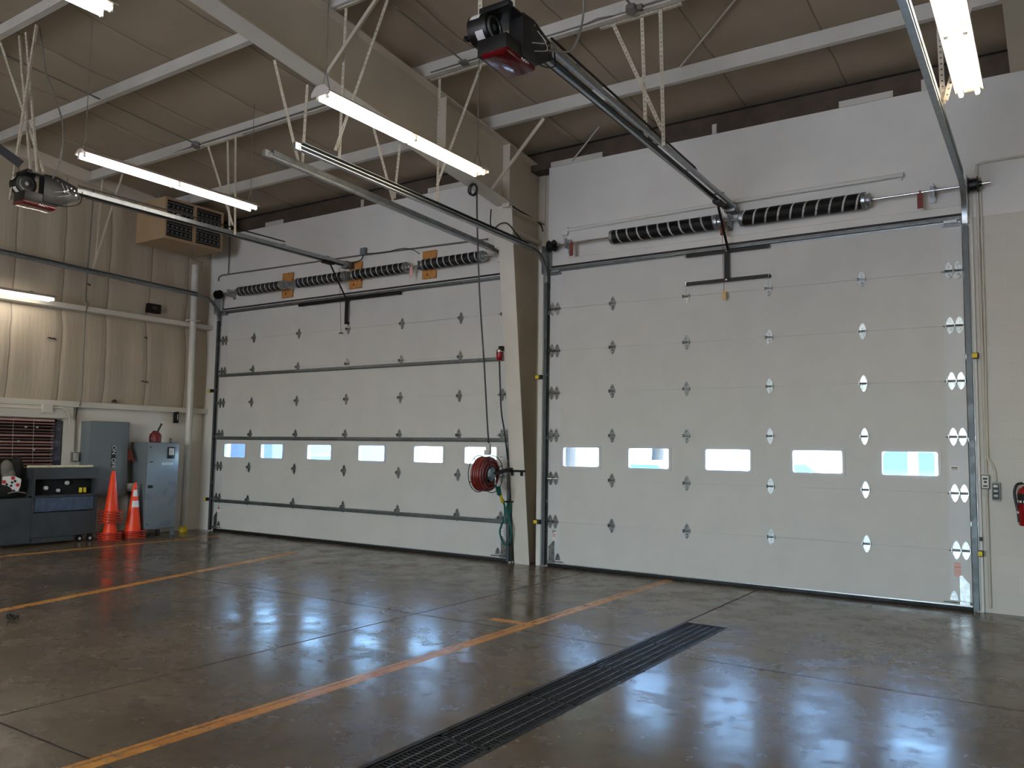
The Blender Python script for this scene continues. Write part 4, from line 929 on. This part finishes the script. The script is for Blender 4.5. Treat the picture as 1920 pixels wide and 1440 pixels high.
mb = MB(); mb.box(xb - .119, xb - .115, y0 + .04, y1 - .05, .80, 1.05); pn = mb.build('control_panel', 'void', ch, smooth=False)
for yy, zz, rr in ((-3.13, .91, .034), (-2.79, .985, .036), (-2.93, .865, .030)):
    mb = MB(); mb.lathe([(rr, 0), (rr, .03), (rr * .8, .04), (0, .04)], (xb - .115, yy, zz), (1, 0, 0), 16); mb.build('knob', 'greyplug', pn)
for yy in (-2.56, -2.49):
    mb = MB(); mb.box(xb - .115, xb - .08, yy - .018, yy + .018, .82, .90); k = mb.build('yellow_tag', 'yellow', pn)
for yy, xx in ((-2.40, xb - .03), (-2.55, xb - .08)):
    mb = MB(); mb.cyl((xx - .02, yy, .055), (xx + .02, yy, .055), .055, 18); mb.box(xx - .035, xx + .035, yy - .03, yy + .03, .10, .135); w_ = mb.build('caster', 'black', ch)
    mb = MB(); mb.cyl((xx + .02, yy, .055), (xx + .026, yy, .055), .022, 12); mb.build('hub_cap', 'greyplug', w_)
mb = MB(); mb.cyl((-7.62, -3.45, 1.258), (-7.60, -2.40, 1.258), .021, 12); o = mb.build('plastic_tube', 'tube_white', org=(-7.61, -2.9, 1.258)); tag(o, 'long cream tube lying on top of the storage chest', 'tube')
# black bag with flower patch on the low part of the chest
bg = thing('tote_bag', (-7.74, -3.70, .77), 'black bag with grey panel and red flower patch on the chest', 'bag')
def blob(mb, c, rx, ry, rz, seed, amp=.12, nu=20, nv=12):
    rn = random.Random(seed); ph = [rn.uniform(0, 6.28) for _ in range(6)]; vs = []
    for j_ in range(nv + 1):
        th_ = math.pi * j_ / nv
        for i in range(nu):
            a = 2 * math.pi * i / nu; k = 1 + amp * (math.sin(2 * a + ph[0]) * math.sin(th_ * 2 + ph[1]) + .6 * math.sin(3 * a + ph[2]) * math.sin(3 * th_ + ph[3]))
            vs.append((c[0] + rx * k * math.sin(th_) * math.cos(a), c[1] + ry * k * math.sin(th_) * math.sin(a), max(.772, c[2] + rz * k * math.cos(th_))))
    mb.add(vs, [(j_ * nu + i, j_ * nu + (i + 1) % nu, (j_ + 1) * nu + (i + 1) % nu, (j_ + 1) * nu + i) for j_ in range(nv) for i in range(nu)])
mb = MB(); blob(mb, (-7.76, -3.74, .90), .17, .33, .17, 3); blob(mb, (-7.80, -3.55, 1.12), .13, .13, .28, 5); blob(mb, (-7.80, -3.92, 1.10), .13, .14, .34, 8); blob(mb, (-7.85, -3.70, 1.1), .1, .25, .28, 2)
mb.build('bag_body', 'bag', bg, ang=80)
mb = MB(); blob(mb, (-7.74, -3.71, 1.22), .10, .10, .14, 4, .04); blob(mb, (-7.72, -3.68, 1.08), .10, .105, .16, 9, .04); mb.build('grey_panel', 'baggrey', bg, ang=80)
pc = V((-7.600, -3.69, .985)); U_ = V((.25, .97, 0)).normalized(); N_ = V((.97, -.25, 0)).normalized()
hexa = [(-.12, .12), (.03, .135), (.135, .08), (.13, -.02), (.10, -.12), (-.01, -.13), (-.13, -.04)]
mb = MB(); mb.prism(hexa, pc, U_, (0, 0, 1), N_ * .006); pp = mb.build('flower_patch', 'paper', bg, smooth=False)
for a, b in ((.02, .10), (-.10, .04), (.09, -.01), (-.01, -.09)):
    mb = MB(); star = []
    for k in range(16):
        rr = .038 if k % 2 == 0 else .022; an = 2 * math.pi * k / 16; star.append((a + rr * math.cos(an), b + rr * math.sin(an)))
    mb.prism(star, pc + N_ * .007, U_, (0, 0, 1), N_ * .004); mb.build('red_flower', 'inkred', pp, smooth=False)
mb = MB()
for a, b in ((.01, .03), (0.0, -.02), (.05, .05), (-.06, -.0), (.04, -.10)): mb.obox(pc + U_ * a + V((0, 0, b)) + N_ * .008, (U_ + V((0, 0, 1))) * .012, (U_ - V((0, 0, 1))) * .012, N_ * .003)
mb.build('dark_motif', 'ink', pp, smooth=False)
mb = MB(); mb.tube(smooth_path([(-7.58, -3.74, .845), (-7.57, -3.66, .865), (-7.57, -3.58, .865), (-7.58, -3.47, .84)], 5), .011, 8); mb.build('piping', 'baggrey', bg)
# blinds in the left window opening
mb = MB(); mb.box(XL - .29, XL - .25, WY0, WY1, WZ0, WZ1); struct(mb.build('window_1', 'dark', smooth=False), 'dark boarded window behind the blinds', 'window')
bl = thing('window_blind', (XL - .03, -3.85, WZ1), 'battered pinkish slatted blind in the left wall window', 'blind')
mb = MB(); mb.box(XL - .06, XL - .01, WY0 + .05, -2.84, WZ1 - .05, WZ1 - .015); mb.build('head_rail', 'blind', bl)
mb = MB(); n = 15; rn = random.Random(4)
for i in range(n):
    z = WZ1 - .085 - i * .052; tl = rn.choice([.3, .5, .75, .2]); dz = rn.uniform(-.006, .006)
    c = V((XL - .035, (WY0 - 2.79) / 2, z)); mb.obox(c, V((0, (-2.86 - WY0) / 2, dz)), V((.018 * math.cos(tl), 0, .018 * math.sin(tl))), V((-.0012 * math.sin(tl), 0, .0012)))
mb.build('slat', 'blind', bl, smooth=False)
mb = MB()
for yy in (-3.5, -3.18, -4.3): mb.cyl((XL - .012, yy, WZ1 - .05), (XL - .012, yy + .02, WZ0 + .05), .003, 6)
for yy, z in ((-3.3, 1.9), (-3.12, 1.9), (-3.4, 1.66), (-3.15, 1.53)): mb.box(XL - .02, XL - .005, yy - .015, yy + .015, z - .015, z + .015)
mb.build('pull_cord', 'greyplug', bl)
mb = MB(); mb.box(XL - .2, XL - .02, -2.80, -2.70, WZ0, WZ1 - .03); tag(mb.build('window_film', 'glassdark', org=(XL - .1, -2.75, WZ0), bevel=.02), 'crumpled grey plastic film at the side of the blind', 'film')
# disconnect panel with ON / OFF plate
pn = thing('disconnect_panel', (XL, -2.03, .70), 'grey electrical disconnect panel marked ON and OFF', 'electrical panel')
mb = MB(); mb.box(XL, -7.78, -2.39, -1.66, .72, 2.03); mb.build('enclosure', 'grey', pn, bevel=.006)
mb = MB(); mb.box(-7.782, -7.765, -2.385, -1.68, .74, 2.035); mb.build('cover', 'grey', pn, bevel=.005)
mb = MB(); mb.box(-7.82, -7.74, -1.655, -1.625, 1.35, 1.55); mb.bar((-7.76, -1.63, 1.5), (-7.68, -1.60, 1.32), .025, .025); mb.build('switch_handle', 'rust', pn)
mb = MB(); mb.box(-7.764, -7.761, -1.985, -1.905, 1.23, 1.60); sg = mb.build('on_off_plate', 'ink', pn, smooth=False)
def text(s_, parent, loc, rot, size, mat, name='lettering'):
    cu = bpy.data.curves.new(name, 'FONT'); cu.body = s_; cu.size = size; cu.align_x = 'CENTER'; cu.align_y = 'CENTER'; cu.extrude = .0008
    tmp = bpy.data.objects.new('tmp_text', cu); C.objects.link(tmp); bpy.context.view_layer.update()
    me = bpy.data.meshes.new_from_object(tmp); bpy.data.objects.remove(tmp); me.materials.clear(); me.materials.append(M[mat])
    q = bpy.data.objects.new(name, me); C.objects.link(q); q.parent = parent; q.location = V(loc) - ORG[parent]; q.rotation_euler = rot; ORG[q] = V(loc); return q
FX = (math.pi / 2, 0, math.pi / 2)                      # faces +X, upright
def rot_down():                                         # faces +X, reading downwards
    return (Matrix.Rotation(math.pi / 2, 3, 'Z') @ Matrix.Rotation(math.pi / 2, 3, 'X') @ Matrix.Rotation(-math.pi / 2, 3, 'Z')).to_euler()
text('ON', sg, (-7.759, -1.945, 1.535), rot_down(), .10, 'paper'); text('OFF', sg, (-7.759, -1.945, 1.305), rot_down(), .10, 'paper')
# tall cabinet
cb = thing('electrical_cabinet', (-7.7, -1.19, 0), 'tall blue grey steel cabinet beside the white pipe', 'cabinet')
cx0, cx1, cy0, cy1 = -7.98, -7.45, -1.50, -.865
mb = MB(); mb.box(cx0, cx1 - .02, cy0, cy1, .12, 1.68); mb.build('body', 'grey', cb, bevel=.006)
mb = MB(); mb.box(cx1 - .02, cx1, cy0 + .012, cy1 - .006, .14, 1.665); dd = mb.build('door', 'bluegrey', cb, bevel=.005)
mb = MB(); mb.box(cx1, cx1 + .03, cy0 + .04, cy0 + .12, .865, .915); mb.build('handle', 'black', dd, bevel=.006)
mb = MB(); mb.box(cx1, cx1 + .012, cy1 - .24, cy1 - .09, 1.39, 1.60); mt = mb.build('meter_plate', 'ink', dd, bevel=.003)
mb = MB(); mb.box(cx1 + .012, cx1 + .015, cy1 - .215, cy1 - .115, 1.455, 1.575); sc_ = mb.build('meter_card', 'paper', mt, smooth=False)
mb = MB()
for i in range(5): mb.box(cx1 + .015, cx1 + .0165, cy1 - .205, cy1 - .125 - .015 * (i % 2), 1.465 + .02 * i, 1.472 + .02 * i)
mb.build('printed_line', 'ink', sc_, smooth=False)
mb = MB(); mb.box(cx1, cx1 + .004, cy1 - .34, cy1 - .12, 1.275, 1.315); lp = mb.build('name_plate', 'paper', dd, smooth=False)
mb = MB(); mb.box(cx1 + .004, cx1 + .0055, cy1 - .32, cy1 - .14, 1.29, 1.30); mb.build('printed_line', 'conduit', lp, smooth=False)
mb = MB()
for yy, zz in ((cy0 + .06, 1.59), (cy0 + .05, .22), (cy0 + .07, 1.33), (cy0 + .10, 1.33)): mb.cyl((cx1, yy, zz), (cx1 + .01, yy, zz), .011, 8)
mb.build('door_screw', 'ink', dd)
for yy in (cy0 + .14, cy1 - .12):
    mb = MB()
    for a, b, c, d in ((-.022, -.012, 0, .08), (.012, .022, 0, .08), (-.022, .022, 0, .02), (-.022, .022, .06, .08)): mb.box(-7.56, -7.55, yy + a, yy + b, 1.68 + c, 1.68 + d)
    mb.build('lifting_eye', 'galvd', cb, smooth=False)
for xx in (cx0 + .03, cx1 - .05):
    for yy in (cy0 + .03, cy1 - .03):
        mb = MB(); mb.box(xx - .03, xx + .03, yy - .03, yy + .03, 0, .13); mb.build('leg', 'grey', cb, bevel=.003)
# gas can
gc = thing('gas_can', (-7.62, -1.23, 1.68), 'dark red fuel can with black spout on the tall cabinet', 'fuel can')
mb = MB(); mb.lathe([(0, 0), (.095, 0), (.105, .015), (.105, .12), (.085, .165), (.05, .185), (0, .19)], (-7.62, -1.25, 1.68), (0, 0, 1), 12); mb.build('can_body', 'gasred', gc, ang=30)
mb = MB(); mb.tube(smooth_path([(-7.62, -1.22, 1.85), (-7.61, -1.19, 1.93), (-7.60, -1.15, 2.02), (-7.60, -1.13, 2.035)], 5), .016, 10); mb.cyl((-7.62, -1.225, 1.84), (-7.62, -1.215, 1.875), .035, 12); mb.build('spout', 'ink', gc)
mb = MB(); mb.cyl((-7.60, -1.145, 2.02), (-7.60, -1.12, 2.05), .02, 10); mb.build('spout_tip', 'paper', gc)
mb = MB(); mb.tube(smooth_path([(-7.62, -1.33, 1.81), (-7.62, -1.30, 1.875), (-7.62, -1.25, 1.88), (-7.62, -1.235, 1.86)], 5), .013, 8); mb.build('carry_handle', 'gasred', gc)
# wall vent + white roll + insulation tears
mb = MB(); mb.box(XL - .02, -7.93, -1.32, -1.06, 4.10, 4.27); o = mb.build('wall_vent', 'dark', org=(-8, -1.2, 4.18), bevel=.01); tag(o, 'small dark square vent in the insulation below the heater', 'vent')
mb = MB(); mb.box(-7.93, -7.92, -1.24, -1.15, 4.165, 4.215); mb.build('vent_core', 'eave', o)
mb = MB(); mb.cyl((XL, -1.60, .87), (-7.72, -1.56, .87), .075, 18); tag(mb.build('pipe_stub', 'pipe', org=(XL, -1.6, .87)), 'white round pipe stub behind the striped cones', 'pipe')
for k, (yy, zz, ln, lb) in enumerate(((-1.30, 2.80, .16, 'long torn slit in the wall insulation near the pipe'), (-1.32, 3.62, .05, 'small torn hole in the insulation below the girt'), (-3.02, 3.40, .16, 'ragged tear in the insulation under the wall light'), (-2.45, 4.42, .07, 'short curled tear in the insulation above the girt'), (-1.88, 2.40, .10, 'torn scrap hanging at the insulation ledge'))):
    mb = MB(); xx = XL + .098; P = [(-ln / 2, .0), (-ln / 4, .014), (0, .004), (ln / 4, .012), (ln / 2, -.022), (ln / 4, -.012), (0, -.010), (-ln / 4, -.004)]
    if k == 4: P = [(-.05, -.02), (.05, -.02), (.035, .02), (.0, .035), (-.02, .02)]; xx = -7.93
    mb.prism(P, (xx - .03, yy, zz), (0, 1, 0), (0, 0, 1), (.032, 0, 0)); tag(mb.build('insulation_tear', 'leaf', org=(xx, yy, zz), smooth=False), lb, 'tear', 'tears in the wall insulation')

# ------------------------------------------------------------------ traffic cones
def cone(h_, rb, rt, base, collars=False):
    c = thing('traffic_cone', (0, 0, 0), 'orange traffic cone', 'traffic cone', 'stacked traffic cones')
    mb = MB(); P = [(base * x, base * y) for x, y in ((-.5, -.42), (-.42, -.5), (.42, -.5), (.5, -.42), (.5, .42), (.42, .5), (-.42, .5), (-.5, .42))]
    ring = []
    mb.prism(P, (0, 0, .003), (1, 0, 0), (0, 1, 0), (0, 0, .017)); mb.build('base', 'cbase', c, bevel=.004)
    mb = MB(); mb.lathe([(rb, .012), (rb * .98, .045), (rt, h_ - .01), (rt * .8, h_), (rt * .6, h_)], (0, 0, 0), (0, 0, 1), 28); mb.build('body', 'orange', c)
    if collars:
        for a, b in ((.50, .63), (.72, .85)):
            def rr(u): return rb * .98 + (rt - rb * .98) * ((u * h_ - .045) / (h_ - .055)) + .003
            mb = MB(); mb.lathe([(rr(a), a * h_), (rr(b), b * h_)], (0, 0, 0), (0, 0, 1), 28); k = mb.build('reflective_collar', 'reflect', c); k['label'] = 'white reflective collar'
    return c
def cone_stack(src, x, y, z0, dz, n, labels):
    for i in range(n):
        o = src if i == 0 else copy_tree(src, (0, 0, 0), '')
        o.location = (x + random.uniform(-.012, .012), y + random.uniform(-.012, .012), z0 + dz * i)
        o.rotation_euler = (0, 0, random.uniform(-.12, .12)); o['label'] = labels[i]
ordn = ['bottom', 'second', 'third', 'fourth', 'fifth']
small = cone(.46, .112, .03, .30); cone_stack(small, -7.50, -2.09, 0, .036, 4, ['short orange cone, %s of the low stack by the storage chest' % k for k in ordn[:3]] + ['short orange cone, topmost of the low stack by the storage chest'])
tall = cone(.70, .105, .03, .30); cone_stack(tall, -7.50, -2.09, .29, .046, 5, ['plain orange cone, %s of those nested on the short cones' % k for k in ordn[:4]] + ['tallest plain orange cone, crowning the stack beside the chest'])
strip = cone(.86, .13, .022, .34, True); plain = cone(.86, .13, .022, .34)
cone_stack(plain, -7.52, -1.66, 0, .036, 3, ['orange cone, %s in the stack under the white striped cone' % k for k in ordn[:3]])
cone_stack(strip, -7.52, -1.66, .108, 0, 1, ['orange cone with two white reflective bands, top of its stack'])

# ------------------------------------------------------------------ fire extinguisher
fe = thing('fire_extinguisher', (5.80, -.075, .93), 'red fire extinguisher hung on the wall at the right edge', 'fire extinguisher'); ex = V((5.805, -.075, .94))
mb = MB(); mb.lathe([(0, 0), (.09, 0), (.098, .012), (.098, .34), (.085, .375), (.05, .405), (.03, .415), (0, .415)], ex, (0, 0, 1), 28); mb.build('cylinder', 'red', fe)
mb = MB(); mb.lathe([(.0995, .225), (.0995, .33)], ex, (0, 0, 1), 28); lb = mb.build('label_band', 'ink', fe)
mb = MB()
for an in (200, 225, 250, 275):
    a = math.radians(an); p = ex + V((.101 * math.cos(a), .101 * math.sin(a), .248)); tng = V((-math.sin(a), math.cos(a), 0)); mb.obox(p, tng * .013, V((math.cos(a), math.sin(a), 0)) * .001, V((0, 0, .012)))
mb.build('pictogram', 'paper', lb, smooth=False)
mb = MB(); mb.cyl(ex + V((0, 0, .41)), ex + V((0, 0, .46)), .022, 12); mb.box(ex.x - .03, ex.x + .09, ex.y - .014, ex.y + .014, ex.z + .455, ex.z + .47); mb.bar(ex + V((-.02, 0, .49)), ex + V((.10, 0, .52)), .026, .008); mb.cyl(ex + V((-.02, 0, .44)), ex + V((-.05, 0, .44)), .014, 10); mb.build('valve', 'chrome', fe)
mb = MB(); mb.tube(smooth_path([ex + V((-.04, 0, .44)), ex + V((-.10, -.01, .42)), ex + V((-.125, -.02, .34)), ex + V((-.115, -.02, .24)), ex + V((-.10, -.02, .15)), ex + V((-.098, -.02, .12))], 6), .013, 10); mb.build('hose', 'black', fe)
mb = MB(); mb.cyl(ex + V((-.098, -.02, .145)), ex + V((-.096, -.02, .125)), .014, 10); mb.build('nozzle_band', 'paper', fe)
mb = MB(); mb.cyl(ex + V((-.097, -.02, .13)), ex + V((-.088, -.02, .035)), .013, 10, .017); mb.build('nozzle', 'black', fe)
mb = MB(); mb.box(ex.x - .02, ex.x + .02, .0, .04, ex.z + .2, ex.z + .48); mb.build('wall_hook', 'bsteel', fe)

# ------------------------------------------------------------------ trench drain grates and debris
gl_ = 0.96; pos = ['farthest grate, at the door end of the trench drain', 'second trench grate from the door end', 'third trench grate from the door end', 'fourth trench grate from the door end', 'fifth trench grate from the door end', 'sixth trench grate from the door end', 'trench grate furthest from the door']
M['grate'] = pm('cast_grate', rgb(30, 29, 29), 0.55, 0.1, 0.25, 12)
for k in range(7):
    ya = GY1 - k * gl_ - .004; yb = ya - gl_ + .008
    g = thing('drain_grate', ((GX0 + GX1) / 2, (ya + yb) / 2, -.035), 'black steel ' + pos[k], 'drain grate', 'trench drain grates')
    mb = MB()
    for x in (GX0 + .012, GX1 - .012): mb.box(x - .009, x + .009, yb, ya, -.035, -.003)
    for y in (ya - .006, yb + .006): mb.box(GX0 + .003, GX1 - .003, y - .006, y + .006, -.035, -.003)
    mb.build('grate_frame', 'grate', g, smooth=False)
    mb = MB(); n = 30
    for i in range(n):
        y = ya - (i + .5) * gl_ / n; mb.box(GX0 + .02, GX1 - .02, y - .0055, y + .0055, -.035, -.006)
    mb.build('cross_bars', 'grate', g, smooth=False)
    mb = MB()
    for f_ in (.22, .40, .60, .78): x = GX0 + (GX1 - GX0) * f_; mb.box(x - .0035, x + .0035, yb, ya, -.012, -.003)
    mb.build('long_rods', 'conduit', g, smooth=False)
mb = MB(); mb.box(GX0 - .035, GX0 + .0, GY0, GY1 + .02, -.02, .0015); mb.box(GX1, GX1 + .02, GY0, GY1 + .02, -.02, .0015); mb.box(GX0, GX1, GY1, GY1 + .02, -.02, .0015)
struct(mb.build('trim_13', 'grate', smooth=False), 'black steel edging round the trench drain', 'trim')
mb = MB(); rn = random.Random(2); vs = []
for i in range(9):
    for j_ in range(5): vs.append((-2.02 + .022 * i - .09, -6.22 + .03 * (j_ - 2) * (1 - abs(i - 4) / 5), .004 + .05 * abs(math.sin(i * .9 + j_)) * rn.random() + .012 * abs(j_ - 2)))
mb.add(vs, [(i * 5 + j_, i * 5 + j_ + 1, (i + 1) * 5 + j_ + 1, (i + 1) * 5 + j_) for i in range(8) for j_ in range(4)])
o = mb.build('dry_leaf', 'leaf', org=(-2.02, -6.22, 0), smooth=False); tag(o, 'curled brown leaf on the floor at the left edge', 'leaf')
sm = o.modifiers.new('thick', 'SOLIDIFY'); sm.thickness = .004

# ------------------------------------------------------------------ outside
mb = MB(); mb.box(-70, 70, 0.45, 90, -.1, -.03); struct(mb.build('ground_outside', 'asphalt', smooth=False), 'pale concrete yard outside the doors', 'ground')
mb = MB(); mb.box(-70, 70, -90, YB - .3, -.1, -.03); struct(mb.build('ground_behind', 'asphalt', smooth=False))
def building(x0, x1, y0, y1, hgt, mat, label, win):
    b = thing('building', ((x0 + x1) / 2, y0, 0), label, 'building')
    mb = MB(); mb.box(x0, x1, y0, y1, -.05, hgt); mb.build('wall', mat, b, smooth=False)
    mb = MB(); mb.box(x0 - .2, x1 + .2, y0 - .2, y1, hgt, hgt + .3); mb.build('roof_edge', 'purlin', b, smooth=False)
    for x in win:
        mb = MB(); mb.box(x - .9, x + .9, y0 - .05, y0 + .02, 1.0, 2.3); mb.build('window', 'carglass', b, smooth=False)
    return b
building(-34, -22.5, 14, 24, 5, 'brick', 'blue grey building seen through the leftmost door window', (-27,))
building(-60, -35, 26, 40, 6, 'brickred', 'pale red building beyond the left door', (-50, -42))
def car(x, y, rz, mat, label, van=False):
    c = thing('parked_car', (0, 0, 0), label, 'car', 'cars in the yard')
    L = 2.3; H = 2.0 if van else 1.45
    prof = [(-L, .35), (-L, .75), (-L + .1, .95), (-.9 if not van else -1.5, 1.02), (-.35 if not van else -1.0, H), (1.2 if not van else 2.2, H), (1.75 if not van else 2.28, 1.0), (L, .95), (L, .35)]
    mb = MB(); mb.prism(prof, (0, -.85, 0), (1, 0, 0), (0, 0, 1), (0, 1.7, 0)); mb.build('body', mat, c, bevel=.06)
    q = [(-.78, 1.05), (-.3, H - .1), (1.1, H - .1), (1.5, 1.05)] if not van else [(-1.25, 1.15), (-.95, H - .2), (-.55, H - .2), (-.55, 1.15)]
    for qq in ((q,) if not van else (q, [(-.35, 1.25), (-.35, H - .25), (-.05, H - .25), (-.05, 1.25)], [(1.5, 1.25), (1.5, H - .25), (1.8, H - .25), (1.8, 1.25)])):
        for yy in (-.865, .855):
            mb = MB(); mb.prism(qq, (0, yy, 0), (1, 0, 0), (0, 0, 1), (0, .012, 0)); mb.build('side_window', 'carglass', c, smooth=False)
    for wx in (-1.4, 1.4):
        for wy in (-.86, .68):
            mb = MB(); mb.cyl((wx, wy, .32), (wx, wy + .18, .32), .32, 20); mb.build('wheel', 'black', c)
    c.location = (x, y, -.03); c.rotation_euler = (0, 0, rz); return c
building(-20, 30, 32, 40, 3.6, 'carwhite', 'long white building across the yard', ())
car(-3.6, 9.5, .35, 'carwhite', 'white car outside the left window of the right door')
car(-15.0, 9.0, 1.2, 'brick', 'dark blue car outside the second window of the left door')
car(4.0, 9.5, .06, 'carwhite', 'white van parked outside the rightmost door window', True)
car(-1.5, 17, .0, 'carwhite', 'white car parked further out in the yard')
for x, y in ((-8.2, 15), (-6.6, 19)):
    tr2 = thing('yard_tree', (x, y, -.03), 'tree trunk in the yard beyond the right door' if x < -7 else 'farther tree in the yard beyond the right door', 'tree', 'trees in the yard')
    mb = MB(); mb.cyl((x, y, -.05), (x + .1, y, 3.2), .28, 12, .18); mb.build('trunk', 'bark', tr2)
    mb = MB(); blob(mb, (x, y, 4.6), 1.8, 1.8, 2.0, int(x * 7) % 13, .2); mb.build('crown', 'crown', tr2, ang=80)

# ------------------------------------------------------------------ light
w = bpy.data.worlds.new('sky'); bpy.context.scene.world = w; w.use_nodes = True; nt = w.node_tree
sk = nt.nodes.new('ShaderNodeTexSky'); sk.sky_type = 'NISHITA'; sk.sun_disc = False; sk.sun_elevation = math.radians(48); sk.sun_rotation = math.radians(80); sk.air_density = 1.0; sk.dust_density = 2.2
bgn = nt.nodes['Background']; bgn.inputs[1].default_value = 5.0; nt.links.new(sk.outputs[0], bgn.inputs[0])
sd = bpy.data.lights.new('sun', 'SUN'); sd.energy = 20.0; sd.angle = math.radians(.6); sd.color = (1, .96, .9); so = bpy.data.objects.new('sun', sd); C.objects.link(so)
so.rotation_euler = V((-.55, .45, -.70)).to_track_quat('-Z', 'Y').to_euler()
pd = bpy.data.lights.new('bay_daylight_portal', 'AREA'); pd.shape = 'RECTANGLE'; pd.size = BX1 - BX0; pd.size_y = BZ; pd.cycles.is_portal = True
po = bpy.data.objects.new('bay_daylight_portal', pd); C.objects.link(po); po.location = ((BX0 + BX1) / 2, YB - .15, BZ / 2); po.rotation_euler = (math.radians(90), 0, 0)

# ------------------------------------------------------------------ camera
cam = bpy.data.cameras.new('camera'); co = bpy.data.objects.new('camera', cam); C.objects.link(co)
r_ = V((0.8337766, 0.55190131, 0.01488379)); u_ = V((0.03202517, -0.07525941, 0.99664959)); f_ = V((-0.55117236, 0.83050645, 0.08042426))
mw = Matrix.Identity(4)
for i in range(3): mw[i][0] = r_[i]; mw[i][1] = u_[i]; mw[i][2] = -f_[i]
mw[0][3], mw[1][3], mw[2][3] = 6.03406, -10.08705, 1.642056
co.matrix_world = mw
cam.sensor_fit = 'HORIZONTAL'; cam.sensor_width = 36.0; cam.lens = 36.0 * 1529.02 / 1920.0; cam.clip_start = .05; cam.clip_end = 300
sc = bpy.context.scene; sc.camera = co
sc.view_settings.view_transform = 'Standard'; sc.view_settings.look = 'None'; sc.view_settings.gamma = 1; sc.view_settings.use_curve_mapping = False
sc.view_settings.exposure = 0.08
sc.cycles.use_denoising = True; sc.cycles.max_bounces = 7; sc.cycles.diffuse_bounces = 4; sc.cycles.adaptive_threshold = 0.02; sc.cycles.transparent_max_bounces = 12
sc.cycles.sample_clamp_indirect = 8
